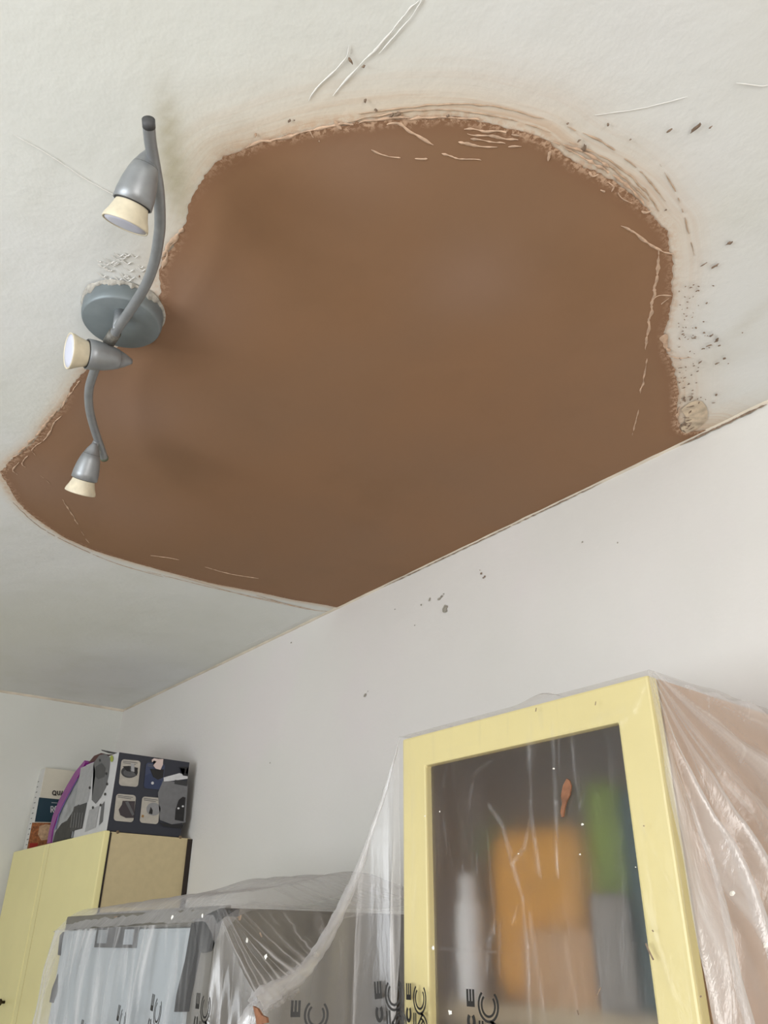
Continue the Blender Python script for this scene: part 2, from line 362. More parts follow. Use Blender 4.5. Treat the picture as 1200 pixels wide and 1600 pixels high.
# arcs the trowel left outside the patch, hairline cracks and flecks
bm = bmesh.new()
for k, (pp, wd, gp) in enumerate([([(560,178),(640,168),(700,163),(770,166),(850,186)],.0014,.1),([(540,192),(620,176),(700,172),(790,185),(860,207)],.0016,.25),([(880,196),(940,222),(1000,268),(1040,315)],.0016,.35),
  ([(890,222),(950,250),(1000,290),(1030,330)],.0018,.25),([(900,232),(960,265),(1015,315)],.0020,.2),([(20,785),(60,822),(110,850),(180,880),(260,903)],.0014,.2),([(230,893),(330,918),(420,938),(500,955)],.0016,.15),([(280,900),(380,930),(470,950)],.0010,.25),([(400,930),(470,950),(515,956)],.0016,.1),
  ([(1030,255),(1060,310),(1075,360),(1085,400)],.0010,.4)]):
    ridge(bm, [onz(x, y, CEIL+.0012) for x, y in pp], wd, seed=k+60, gap=gp)
M_arc = mat('thin_brown_smear', (.52, .38, .27), .85, noise_amt=.3, scale=80)
o = obj('trowel_mark', bm, M_arc, ceil, True); o['label'] = 'thin brown trowel arcs around the patch'
bm = bmesh.new()
for k, (pp, wd) in enumerate([([(482,158),(495,138),(515,118),(540,92),(546,70)],.0013),([(520,150),(550,115),(585,80),(615,45),(640,15),(655,0)],.0014),([(592,84),(640,30),(662,-6)],.0008),([(20,210),(80,245),(150,290),(230,330)],.0007),
   ([(930,180),(1000,170),(1080,150)],.0005),([(1150,130),(1190,135),(1200,133)],.0007),([(490,960),(440,985),(380,1010)],.0007)]):
    ridge(bm, [onz(x, y, CEIL+.0012) for x, y in pp], wd, seed=k+90, gap=.1)
for k in range(34):    # rucked paint near the light fitting
    x = 150+rng.random()*70; y = 392+rng.random()*40; l = 6+rng.random()*14
    ridge(bm, [onz(x, y, CEIL+.001), onz(x+l*.6, y+l*.5, CEIL+.001), onz(x+l, y+l*.3, CEIL+.001)], .0011, seed=k+200)
M_paint = mat('white_paint_ridge', (.73, .72, .69), .7)
o = obj('paint_crack', bm, M_paint, ceil, True); o['label'] = 'raised hairline cracks in white paint'
def fleck(bm, p, r, n, el=1, ang=0, seed=0):
    n = Vector(n); a = Vector((1, 0, 0)); b = n.cross(a); k = 11; ca, sa = math.cos(ang), math.sin(ang)
    vs = []
    for i in range(k):
        q = 2*math.pi*i/k; rr = r*(1+.7*fn(math.cos(q)*1.7+seed, math.sin(q)*1.7))
        u, v = math.cos(q)*rr*el, math.sin(q)*rr
        vs.append(bm.verts.new(p+a*(u*ca-v*sa)+b*(u*sa+v*ca)))
    top = bm.verts.new(p+n*.0012); 
    for i in range(k): bm.faces.new((vs[i], vs[(i+1) % k], top))
bm = bmesh.new()
for k, (x, y, r, el, an) in enumerate([(547,94,.0017,4,1.2),(568,104,.002,1.4,0),(887,193,.0018,1,0),(950,195,.0018,2.4,.9),(1046,204,.0022,2,0),(1088,199,.0034,2.6,.1),(1110,199,.0018,2,0),(985,218,.0015,1,0),(1140,380,.0036,1.6,0),(1100,413,.0014,5,0),(1117,416,.0032,2.2,0),(1040,328,.002,1,0),
   (587,172,.0024,1.2,1),(612,180,.0030,1.4,0),(622,178,.0036,1.4,0),(700,181,.0024,1,2),(905,220,.0016,2,0),(914,232,.0026,3,.8),(571,157,.0018,2.2,.5),(452,189,.0018,2,0),
   (1067,522,.0022,1.3,0),(1075,530,.0016,1,0),(1083,524,.0014,1,0),(1100,520,.0014,1.6,0),(1112,524,.0022,2.4,.3),(1120,532,.0034,2.2,.7),(1108,540,.0024,2.5,-.4),(1098,545,.0018,2,0),(1124,540,.0022,1.2,0),(1132,560,.003,1.3,0),(1120,568,.0022,2.4,0),(1138,568,.0014,1.2,0),
   (1062,582,.0018,1,0),(1070,590,.0022,1.6,0),(1080,586,.0018,1,0),(1090,580,.0018,2,0),(1076,600,.0022,1.6,.5),(1088,598,.0018,1,0),(1068,606,.0024,1.5,0),(1082,610,.0018,1.5,0),(1094,566,.0018,3,.3),(1119,617,.0022,2,1),(1160,520,.0016,1,0),(460,188,.0012,1,0),(218,432,.0016,2,.5)]):
    fleck(bm, onz(x, y, CEIL-.0004), r*.75, (0, 0, -1), el, an, k)
for k in range(22):
    q_ = rng.random(); fleck(bm, onz(1062+rng.random()*14+q_*8, 615+rng.random()*62, CEIL-.0004), .0006+rng.random()*.0016, (0, 0, -1), 1+rng.random()*3, rng.random()*3, k)
for k in range(70):
    x = 1060+abs(rng.normal())*30; y = 440+rng.random()*190
    fleck(bm, onz(x, y, CEIL-.0004), .0005+rng.random()*.0009, (0, 0, -1), 1+rng.random()*1.5, rng.random()*3, k)
o = obj('plaster_fleck', bm, M_fleck, ceil); o['label'] = 'brown plaster flecks and dents'; o['kind'] = 'stuff'

# walls
def wall_grid(name, f, nu, nv, mtl, label):
    P = np.array([f(i/(nu-1), j/(nv-1)) for j in range(nv) for i in range(nu)]); o = grid_mesh(P, nu, nv, name, mtl)
    return tag(o, label, kind='structure')
def backwall(u, v):
    x = -3.35+u*(X1+3.40); z = v*(CEIL+.004); d = (fn(x*2.5, z*2.5, 8)*.004+fn(x*7, z*7, 3)*.0012)*min(1, (CEIL-z)/.06+.1)
    return (x, BACK+max(0, d+.001), z)
wall_back = wall_grid('wall_back', backwall, 330, 170, M_wall, 'lilac-white plastered wall behind the cabinets')
def leftx(y, z): return LEFTW-(BACK-y)*.06-min(.13, max(0, CEIL-z)*.19)
def leftwall(u, v):
    y = Y0-.1+u*(BACK-Y0+.12); z = v*(CEIL+.004); return (leftx(y, z)+fn(y*3, z*3)*.0015, y, z)
wall_left = wall_grid('wall_left', leftwall, 60, 40, M_wall2, 'off-white wall at the far end')
def slab(name, boxes, mtl, label):
    bm = bmesh.new()
    for b in boxes: box(bm, *b)
    return tag(obj(name, bm, mtl), label, kind='structure')
slab('wall_front', [(-3.45, WIN[0], Y0-.12, Y0, 0, CEIL+.01), (WIN[1], X1+.1, Y0-.12, Y0, 0, CEIL+.01), (WIN[0], WIN[1], Y0-.12, Y0, 0, .95), (WIN[0], WIN[1], Y0-.12, Y0, 2.05, CEIL+.01)], M_wall2, 'off-white wall with the kitchen window')
slab('wall_right', [(X1, X1+.1, Y0, -.9, 0, CEIL+.01), (X1, X1+.1, .2, BACK+.05, 0, CEIL+.01), (X1, X1+.1, -.9, .2, 2.1, CEIL+.01)], M_wall2, 'off-white wall with the doorway')
slab('floor', [(-3.45, X1+.1, Y0-.1, BACK+.1, -.05, 0)], M_ply, 'brown vinyl floor')
bm = bmesh.new()
for a in ((WIN[0], WIN[0]+.05, Y0-.08, Y0-.02, .95, 2.05), (WIN[1]-.05, WIN[1], Y0-.08, Y0-.02, .95, 2.05), ((WIN[0]+WIN[1])/2-.03, (WIN[0]+WIN[1])/2+.03, Y0-.08, Y0-.02, .95, 2.05), (WIN[0], WIN[1], Y0-.08, Y0-.02, .95, 1.0), (WIN[0], WIN[1], Y0-.08, Y0-.02, 2.0, 2.05)): box(bm, *a)
tag(obj('window_1', bm, mat('white_window_frame', (220, 220, 216), .4)), 'white framed kitchen window', kind='structure')

# caulk-like seam where wall meets ceiling
bm = bmesh.new(); sx = [(-3.05+i*(4.7/900)) for i in range(901)]
pv = None
for i, x in enumerate(sx):
    k = .5+.5*fn(x*13, 2.2)+.4*fn(x*45, 7); h = .0030+.0028*max(0, k); dpt = .0025+.002*max(0, fn(x*20, 5)+.5)
    a = [bm.verts.new((x, BACK-dpt, CEIL+.003)), bm.verts.new((x, BACK-dpt*.7, CEIL-h*.5)), bm.verts.new((x, BACK+.004, CEIL-h))]
    if pv:
        for j in range(2): bm.faces.new((pv[j], pv[j+1], a[j+1], a[j]))
    pv = a
M_seam = mat('filler_seam', (.64, .57, .47), .8, noise_amt=.2, scale=14)
tag(obj('trim_1', bm, M_seam, None, True), 'thin line of filler between ceiling and lilac-white wall', kind='structure')
bm = bmesh.new(); pv = None
for i in range(121):
    y = BACK-i*(1.9/120); x = LEFTW-(BACK-y)*.06
    a = [bm.verts.new((x+.004, y, CEIL+.003)), bm.verts.new((x+.003, y, CEIL-.003)), bm.verts.new((x-.002, y, CEIL-.006-.004*max(0, fn(y*9, 1))))]
    if pv:
        for j in range(2): bm.faces.new((pv[j], pv[j+1], a[j+1], a[j]))
    pv = a
tag(obj('trim_2', bm, M_seam, None, True), 'thin line of filler between ceiling and far wall', kind='structure')
# chips and stains on the back wall
bm = bmesh.new()
for k, (x, y, r, el, an) in enumerate([(695,951,.013,.8,.3),(658,945,.003,1,0),(671,937,.003,2.4,1),(690,932,.0035,1.6,.4),(686,936,.004,2,.2),(693,928,.0022,1,0),(648,977,.002,1,0),(570,1086,.004,1.8,.5),(575,1080,.002,1,0),(422,1192,.002,1.6,1),(455,1004,.003,1.6,0),(617,952,.002,2,0),(910,847,.0022,1.2,.3),(965,848,.0018,1,0)]):
    p = ony(x, y, BACK); p.y -= .0004; fleck(bm, p, r*.7, (0, -1, 0), el, an, k+40)
o = obj('chipped_paint', bm, M_grey_fleck, wall_back); o['label'] = 'grey chips in the wall paint'
bm = bmesh.new()
for k, (x, y, r) in enumerate([(752,896,.003),(757,901,.0026),(755,903,.002),(750,891,.0016)]):
    p = ony(x, y, BACK); p.y -= .0004; fleck(bm, p, r*.8, (0, -1, 0), 1.2, k, k)
for k, (pp, wd) in enumerate([([(1062,694),(1100,676),(1130,662),(1165,648),(1198,632)],.0026),([(1108,668),(1140,655),(1175,645)],.0018),([(1085,684),(1120,667),(1150,655)],.0022),([(600,921),(700,872),(820,812),(940,752)],.0014)]):
    ridge(bm, [Vector((ony(x, y, BACK-.004).x, BACK-.004, CEIL-.005)) for x, y in pp], wd, Vector((0, -1, 0)), seed=k+33, gap=.15)
o = obj('brown_wall_mark', bm, M_fleck, wall_back); o['label'] = 'brown plaster marks under the ceiling line'

# ------------------------------------------------------------------ ceiling spotlight fitting
M_met = mat('brushed_grey_metal', (150, 153, 156), .45, .55, noise_amt=.12, scale=60)
M_plate = mat('dusty_painted_metal', (128, 137, 141), .5, .35, noise_amt=.15, scale=30)
M_dark = mat('black_rubber', (38, 38, 40), .6)
M_dirt = mat('plaster_crust', (176, 172, 164), .85, noise_amt=.4, scale=120, bump=.6, bscale=200)
M_cream = mat('cream_ceramic', (214, 204, 180), .45, noise_amt=.15, scale=70)
M_lens = mat('pale_frosted_lens', (205, 208, 226), .25)
cp = onz(189, 507, 2.373); base = Vector((cp.x, cp.y, CEIL))
lamp = thing('ceiling_spotlight', 'grey metal ceiling fitting with curved bar and three cream spot bulbs', 'ceiling light', base)
R_ = .0555
part('ceiling_plate', lathe((cp.x, cp.y, CEIL+.001), (0, 0, -1), [(0, R_*.98), (.004, R_*1.0), (.018, R_*1.0), (.0245, R_*.975), (.0275, R_*.93), (.028, .001)], 72, cap1=False), M_plate, lamp, True)
bm = bmesh.new(); seg = 300; pv = None     # crust of plaster round the plate
for k in range(seg+1):
    q = 2*math.pi*k/seg; wv = .35+.7*fn(math.cos(q)*2, math.sin(q)*2, 2)+.5*fn(math.cos(q)*6, math.sin(q)*6, 12); wv2 = fn(math.cos(q)*7, math.sin(q)*7, 6)+.4*fn(math.cos(q)*16, math.sin(q)*16, 9)
    facing = .35+.65*max(0, math.cos(q-math.radians(-35)))
    r0 = R_+.0008; r1 = R_+.0025+.004*max(0, wv)*facing; hh = .002+.013*max(0, wv-.1+.5*wv2)*facing
    ring = [bm.verts.new((cp.x+math.cos(q)*r, cp.y+math.sin(q)*r, CEIL-z)) for r, z in ((r1, -.001), (r0+.0015+.001*wv2, hh*.6), (r0, hh), (r0-.003, hh*.9))]
    if pv:
        for j in range(3): bm.faces.new((pv[j], pv[j+1], ring[j+1], ring[j]))
    pv = ring
part('plaster_crust', bm, M_dirt, lamp, True, label='dried plaster crusted round the plate')
ZB = 2.345
BAR = [(232,188),(235,222),(242,262),(248,300),(250,345),(248,372),(241,410),(228,445),(208,478),(188,507),(172,533),(158,556),(146,584),(139,610),(140,640),(148,672),(157,698),(163,716)]
def barz(t): return ZB-.002*math.sin(t*6)
bp = [onz(x, y, ZB) for x, y in BAR]
pts = [cr(bp, i/110) for i in range(111)]
part('bar', tube(pts, .0066, 16), M_met, lamp, True)
d0 = (pts[0]-pts[3]).normalized()
part('end_cap', tube([pts[0]-d0*.0075, pts[0]+d0*.0006], .0068, 16), mat('dark_grey_cap', (72, 72, 74), .6), lamp, True, label='dark rubber end cap')
d1 = (pts[-1]-pts[-4]).normalized()
part('end_cap', tube([pts[-1]-d1*.005, pts[-1]+d1*.001], .0070, 16), mat('verdigris_tip', (96, 104, 84), .6), lamp, True)
stem = onz(184, 513, ZB)
part('stem', tube([Vector((stem.x, stem.y, ZB-.004)), Vector((stem.x, stem.y, CEIL-.026))], lambda t: .0068+.002*t, 18), M_met, lamp, True)
k0 = onz(180, 520, ZB); k1 = onz(170, 535, ZB)
part('collar', tube([k0, k1], .0085, 18), mat('scuffed_metal', (120, 118, 112), .6, .5, noise_amt=.4, scale=300), lamp, True)
def spot(px, py, depth, camdir, joint_px, L=.088, rs=1.0):
    ax = Vector(MC.T @ np.array(camdir)).normalized(); rim = ond(px, py, depth); tip = rim-ax*L
    sh = part('spotlight_head', lathe(tip, ax, [(0, .0035), (.004, .0058), (L*.13, .0100), (L*.22, .0134), (L*.223, .0138), (L*.32, .0165), (L*.45, .0192), (L*.60, .0210), (L*.72, .0213), (L*.725, .0200), (L*.68, .0188)], 40, cap1=False), M_met, lamp, True)
    s = part('joint_ring', lathe(tip+ax*L*.219, ax, [(0, .0136), (.0009, .0139), (.0018, .0141)], 40), M_dark, sh, True, base=lamp)
    b = part('bulb', lathe(tip, ax, [(L*.66, .0168), (L*.74, .0180), (L*.79, .0192), (L*.87, .0215), (L*.94, .0242), (L*.985, .0252), (L*1.0, .0250), (L*.998, .0236), (L*.985, .0232)], 44), M_cream, sh, True, base=lamp, label='cream ceramic spot bulb')
    part('bulb_gap', lathe(tip, ax, [(L*.69, .0185), (L*.732, .0194), (L*.733, .0178)], 40), M_dark, sh, True, base=lamp)
    part('lens', lathe(tip, ax, [(L*.984, .0229), (L*.994, .0225), (L*1.0, .016), (L*1.003, .001)], 40), M_lens, sh, True, base=lamp, label='pale bluish glass lens')
    j = onz(joint_px[0], joint_px[1], ZB)
    part('swivel_arm', tube([j, (j+tip)/2+Vector((0, 0, .001)), tip+ax*.008], lambda t: .0048+.0012*t, 14), M_met, sh, True, base=lamp)
    return sh
h1 = spot(195, 352, .87, (-.33, .94, .0), (242, 262)); h1['label'] = 'uppermost spot head pointing down'
h2 = spot(107, 548, 1.10, (-.94, -.07, -.70), (166, 545)); h2['label'] = 'middle spot head pointing sideways'
h3 = spot(125, 770, 1.35, (-.30, .93, .05), (152, 690)); h3['label'] = 'lowest spot head over the brown plaster'

# ------------------------------------------------------------------ cream wall cabinets
M_doorL = mat('cream_door_lit', (.82, .745, .37), .38, noise_amt=.04, scale=7)  # same cream door, with sheen and brighter light put into its colour
M_door = mat('cream_yellow_door', (.68, .585, .275), .38, noise_amt=.05, scale=7)
M_side = mat('beige_side_panel', (.56, .46, .27), .6, noise_amt=.06, scale=50)
M_brown = mat('tan_side_panel', (.44, .29, .19), .6, noise_amt=.08, scale=30)
M_gap = mat('dark_carcass_edge', (40, 30, 24), .7)
M_in = mat('cabinet_interior', (.36, .27, .22), .6)
M_screw = mat('brown_screw_cap', (110, 92, 70), .5)
ZT = 1.8796; YF = .905; XR = -2.353
cab = thing('wall_cabinet', 'cream wall cabinet carrying boxes, mounted in the far corner', 'cabinet', (-2.70, BACK, 1.16))
XLf = -3.168
bm = bmesh.new()
box(bm, XLf, XR-.003, YF+.022, BACK-.002, 1.16, ZT-.002)
part('carcass', bm, M_side, cab, bevel=.0012)
part('back_strip', bx(XR-.012, XR+.002, BACK-.014, BACK+.0, 1.165, ZT-.004), M_gap, cab, label='dark gap strip against the wall')
part('carcass_edge', bx(XR-.02, XR-.0015, YF+.0185, YF+.0235, 1.163, ZT-.004), M_gap, cab, label='dark edge line behind the door')
def door(x0, x1, z0, z1, yf, th, mtl, parent, name='door'):
    return part(name, bx(x0, x1, yf, yf+th, z0, z1), mtl, parent, bevel=.004, smooth=False)
GX = -2.829
dr = door(GX+.0012, XR, 1.16, ZT, YF, .0185, M_doorL, cab)
dl = door(XLf+.012, GX-.0012, 1.16, ZT, YF, .0185, M_doorL, cab)
bm = bmesh.new(); box(bm, GX+.040, GX+.0425, YF-.0008, YF+.003, 1.165, ZT-.003)
part('groove', bm, mat('door_groove_shadow', (.60, .53, .27), .6), dr, base=cab)
kp = ony(1, 1566, YF-.012)
part('knob', lathe((kp.x, YF+.002, kp.z), (0, -1, 0), [(0, .004), (.010, .004), (.013, .009), (.02, .0095), (.023, .006)], 24), mat('dark_bronze_knob', (62, 52, 40), .4, .7), dl, True, base=cab)
for px, py in ((184, 1300), (282, 1308)):
    p = onx(px, py, XR-.002)
    part('screw_cap', lathe((XR-.004, p.y, p.z), (1, 0, 0), [(0, .0045), (.002, .0045), (.003, .003)], 18), M_screw, cab, True)

ZR2 = 1.8796; YR = .8115; XA, XB = -.9545, -.5145
cab2 = thing('glazed_wall_cabinet', 'cream wall cabinet with frosted glass door under clear plastic sheeting', 'cabinet', (-.735, BACK, 1.16))
bm = bmesh.new(); t = .017
box(bm, XB-t, XB, YR+.0215, BACK-.001, 1.16, ZR2-.001)
part('side_panel', bm, M_brown, cab2, label='tan right side panel')
part('side_panel', bx(XA, XA+t, YR+.0215, BACK-.001, 1.16, ZR2-.001), M_brown, cab2)
part('top_panel', bx(XA+t, XB-t, YR+.0215, BACK-.001, ZR2-t-.001, ZR2-.001), M_in, cab2)
part('bottom_panel', bx(XA+t, XB-t, YR+.0215, BACK-.001, 1.16, 1.177), M_in, cab2)
part('back_panel', bx(XA+t, XB-t, BACK-.008, BACK-.003, 1.177, ZR2-t-.001), M_in, cab2)
SHZ = 1.525
shf = part('shelf', bx(XA+t, XB-t, YR+.06, BACK-.008, SHZ-.012, SHZ+.012), mat('pale_shelf_edge', (.62, .50, .33), .6), cab2)
SH2 = 1.70
gx0, gx1, gz1 = -.903, -.563, 1.833; gz0 = 1.21
bm = bmesh.new(); o_ = [(XA, 1.16), (XB, 1.16), (XB, ZR2), (XA, ZR2)]; i_ = [(gx0, gz0), (gx1, gz0), (gx1, gz1), (gx0, gz1)]
Vo = {}
for yy in (YR, YR+.019):
    Vo[yy] = ([bm.verts.new((x, yy, z)) for x, z in o_], [bm.verts.new((x, yy, z)) for x, z in i_])
A, B = Vo[YR], Vo[YR+.019]
for k in range(4):
    j = (k+1) % 4
    bm.faces.new((A[0][k], A[0][j], A[1][j], A[1][k])); bm.faces.new((B[0][j], B[0][k], B[1][k], B[1][j]))
    bm.faces.new((A[0][j], A[0][k], B[0][k], B[0][j])); bm.faces.new((A[1][k], A[1][j], B[1][j], B[1][k]))
bmesh.ops.recalc_face_normals(bm, faces=bm.faces)
dfr = part('door', bm, M_door, cab2, bevel=.003, label='cream door frame')
g = G('frosted_glass')
rf = g.nt.nodes.new('ShaderNodeBsdfRefraction'); rf.inputs['Color'].default_value = (.93, .92, .91, 1); rf.inputs['Roughness'].default_value = .62; rf.inputs['IOR'].default_value = 1.45
gl = g.nt.nodes.new('ShaderNodeBsdfGlossy'); gl.inputs['Roughness'].default_value = .35; gl.inputs['Color'].default_value = (.9, .9, .9, 1)
tr = g.nt.nodes.new('ShaderNodeBsdfTranslucent'); tr.inputs['Color'].default_value = (.8, .78, .76, 1)
m1 = g.nt.nodes.new('ShaderNodeMixShader'); m1.inputs[0].default_value = .06
g.nt.links.new(rf.outputs[0], m1.inputs[1]); g.nt.links.new(gl.outputs[0], m1.inputs[2])
m2 = g.nt.nodes.new('ShaderNodeMixShader'); m2.inputs[0].default_value = .22
g.nt.links.new(m1.outputs[0], m2.inputs[1]); g.nt.links.new(tr.outputs[0], m2.inputs[2])
g.nt.links.new(m2.outputs[0], g.nt.nodes['Material Output'].inputs[0])
bm = bmesh.new(); vs = [bm.verts.new(p) for p in ((gx0-.002, YR+.011, gz0-.002), (gx1+.002, YR+.011, gz0-.002), (gx1+.002, YR+.011, gz1+.002), (gx0-.002, YR+.011, gz1+.002))]; bm.faces.new(vs)
part('glass_pane', bm, g.m, dfr, base=cab2, label='frosted glass pane')

# things inside, blurred by the glass
def packet(name, x0, x1, y0, y1, z0, z1, col, label, cat, bev=.006):
    o = thing(name, label, cat, ((x0+x1)/2, (y0+y1)/2, z0))
    part('packet_body', bx(x0, x1, y0, y1, z0, z1), mat(name+'_card', col, .5, noise_amt=.2, scale=20), o, bevel=bev)
    return o
SZ = SHZ+.012
def jar(name, x, y, z0, r, h, col, lidcol, label, cat):
    o = thing(name, label, cat, (x, y, z0))
    part('jar_body', lathe((x, y, z0), (0, 0, 1), [(0, r*.9), (.004, r), (h*.72, r), (h*.82, r*.7), (h*.86, r*.62)], 28), mat(name+'_body', col, .4), o, True)
    part('lid', lathe((x, y, z0+h*.85), (0, 0, 1), [(0, r*.68), (h*.15, r*.68)], 28), mat(name+'_lid', lidcol, .4), o, True)
    return o

# ------------------------------------------------------------------ fridge freezer under the sheet
M_fr = mat('silver_fridge_door', (.36, .395, .42), .38, .15, noise_amt=.03, scale=8)
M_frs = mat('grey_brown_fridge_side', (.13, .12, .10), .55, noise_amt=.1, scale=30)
M_blk = mat('black_plastic_trim', (14, 16, 19), .55)
fr = thing('fridge_freezer', 'silver fridge freezer under plastic sheeting beside the far cabinet', 'fridge', (-1.39, .9, 0))
FX0, FX1 = -1.705, -1.095
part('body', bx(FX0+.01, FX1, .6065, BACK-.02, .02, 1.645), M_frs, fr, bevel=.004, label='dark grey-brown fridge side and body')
fd = part('door', bx(-1.682, -1.170, .600, .630, .02, 1.622), M_fr, fr, bevel=.006, label='silver fridge door')
bm = poly_prism([(-1.68, .602, 1.623), (-1.68, .66, 1.652), (-1.68, .66, 1.623)], (1, 0, 0), .51)
part('top_trim', bm, mat('grey_top_trim', (120, 118, 112), .5), fr, label='sloping grey top trim')
pq = [ony(x, y, .60) for x, y in ((303, 1438), (345, 1419), (336, 1455), (325, 1486), (315, 1489), (308, 1478))]
part('corner_trim', poly_prism([(p.x, .600, p.z) for p in pq], (0, 1, 0), .03), M_blk, fr, label='black hinge cover at the door corner')
pq = [ony(x, y, .60) for x, y in ((301, 1442), (306, 1446), (309, 1480), (292, 1560), (289, 1581), (274, 1581), (278, 1552), (291, 1500))]
part('handle', poly_prism([(p.x, .598, p.z) for p in pq], (0, 1, 0), .03), M_blk, fr, label='black recessed grip down the door edge')
for a in (((99, 1456), (94, 1462), (91, 1492), (95, 1493)), ((91, 1522), (82, 1545), (78, 1566), (84, 1567), (90, 1550))):
    part('edge_grip', poly_prism([tuple((ony(x, y, .6).x, .599, ony(x, y, .6).z)) for x, y in a], (0, 1, 0), .025), M_blk, fr, label='black grip at the left door edge')
def frq(x0, y0, x1, y1):
    a = ony(x0, y0, .6); b = ony(x1, y1, .6); return a.x, b.x, b.z, a.z
dp = part('display_panel', bx(*frq(154, 1449, 218, 1449)[:2], .5975, .606, ony(190, 1481, .6).z, ony(190, 1449, .6).z), M_blk, fd, base=fr, label='dark control display on the door')
part('display_screen', bx(*frq(199, 1451, 213, 1451)[:2], .5960, .602, ony(205, 1476, .6).z, ony(205, 1452, .6).z), mat('grey_display', (140, 146, 152), .3), fd, base=fr)
part('display_screen', bx(*frq(158, 1451, 172, 1451)[:2], .5960, .602, ony(165, 1474, .6).z, ony(165, 1453, .6).z), mat('grey_display_2', (110, 116, 120), .3), fd, base=fr)
# ------------------------------------------------------------------ boxes and bag on the far cabinet
def decal(name, px, plane, mtl, parent, base, lift=.0008, label=None, n=None):
    pts = [plane(x, y) for x, y in px]
    n = (pts[1]-pts[0]).cross(pts[2]-pts[1]).normalized() if n is None else Vector(n)
    bm = bmesh.new(); vs = [bm.verts.new(p+n*lift) for p in pts]; f = bm.faces.new(vs); bmesh.ops.triangulate(bm, faces=[f], ngon_method='EAR_CLIP')
    return part(name, bm, mtl, parent, base=base, label=label)
def rrect(x0, y0, x1, y1, sk, r=.13):   # rounded corners in picture pixels, skewed like the side of the box
    w_, h_ = x1-x0, y1-y0; rr = r*min(w_, h_)*1.2; P = []
    for cx, cy, a0 in ((x1-rr, y0+rr, -90), (x1-rr, y1-rr, 0), (x0+rr, y1-rr, 90), (x0+rr, y0+rr, 180)):
        for k in range(5):
            a = math.radians(a0+22.5*k); P.append((cx+rr*math.cos(a), cy+rr*math.sin(a)))
    return [(x-(y-y0)*sk[0], y+(x-x0)*sk[1]) for x, y in P]
def ell(cx, cy, rx, ry, n=24, a0=0, a1=360): return [(cx+rx*math.cos(math.radians(a0+(a1-a0)*k/(n if a1-a0 >= 360 else n-1))), cy+ry*math.sin(math.radians(a0+(a1-a0)*k/(n if a1-a0 >= 360 else n-1)))) for k in range(n)]
BX0, BX1, BY0, BY1, BZ0, BZ1 = -2.62, -2.366, .917, 1.145, ZT, ZT+.217
M_navy = mat('dark_navy_card', (44, 46, 56), .5); M_wcard = mat('white_grey_card', (196, 196, 198), .5, noise_amt=.06, scale=30)
pb = thing('appliance_box', 'dark printed cardboard box with cookware pictures on top of far cabinet', 'box', ((BX0+BX1)/2, (BY0+BY1)/2, BZ0))
bm = bmesh.new(); vs = box(bm, BX0, BX1, BY0, BY1, BZ0, BZ1)
part('box_body', bm, M_navy, pb, bevel=.001)
fr_pl = lambda x, y: ony(x, y, BY0-.0008)
sd_pl = lambda x, y: onx(x, y, BX1+.0008)
part('front_print', bx(BX0+.0005, BX1-.0002, BY0-.0010, BY0+.001, BZ0+.001, BZ1-.0005), M_wcard, pb, label='white printed front of the box')
NF, NS = (0, -1, 0), (1, 0, 0)
def grey(v, nm): return mat(nm, (v, v, v+2), .5, noise_amt=.12, scale=60)
M_g1, M_g2, M_g3, M_g4 = grey(160, 'print_light_grey'), grey(96, 'print_mid_grey'), grey(52, 'print_dark_grey'), grey(205, 'print_white')
M_pic = mat('print_beige', (176, 170, 160), .5, noise_amt=.1, scale=80); M_blue = mat('print_blue', (58, 66, 92), .5); M_black = mat('print_black', (26, 25, 27), .5)
C1 = lambda x, y: (x/7.5, 1180+y/7.5)
C2 = lambda x, y: (160+x/8, 1165+y/8)
for nm, P, mt in (('printed_picture', [C1(950,150), C1(1105,85), C1(1035,545), C1(880,595)], M_g1),
                  ('printed_picture', [C1(870,605), C1(1025,552), C1(968,858), C1(822,900)], M_g3)):
    decal(nm, P, fr_pl, mt, pb, pb, .0010, n=NF)
decal('printed_picture', [(147,1192),(156,1180),(166,1178),(173,1184),(172,1196),(170,1212),(166,1230),(158,1246),(150,1256),(144,1250),(146,1228),(150,1208)], fr_pl, M_g2, pb, pb, .0014, n=NF)
decal('printed_picture', [(150,1198),(160,1192),(166,1200),(164,1214),(154,1218),(149,1212)], fr_pl, grey(64, 'print_pot'), pb, pb, .0018, n=NF)
decal('printed_picture', [(140,1266),(156,1258),(150,1293),(133,1300)], fr_pl, M_g1, pb, pb, .0012, n=NF)
decal('printed_picture', [(159,1258),(164,1252),(161,1284),(155,1290)], fr_pl, M_g2, pb, pb, .0012, n=NF)
for cx, cy in ((141,1231),(146,1262),(158,1258),(167,1209),(168,1225),(165,1241),(157,1188)): decal('printed_dot', ell(cx, cy, 1.6, 2.4, 8), fr_pl, M_black, pb, pb, .0020, n=NF)
decal('sticker', ell(175.3, 1185.5, 2.6, 5.2, 16), fr_pl, mat('green_sticker', (150, 160, 60), .5), pb, pb, .0016, n=NF, label='small green round mark')
for x in (113, 117, 121, 125, 129): decal('printed_text', [(x, 1270), (x+1.6, 1269.5), (x-1.2, 1293), (x-2.8, 1293.5)], fr_pl, M_g2, pb, pb, .0016, n=NF)
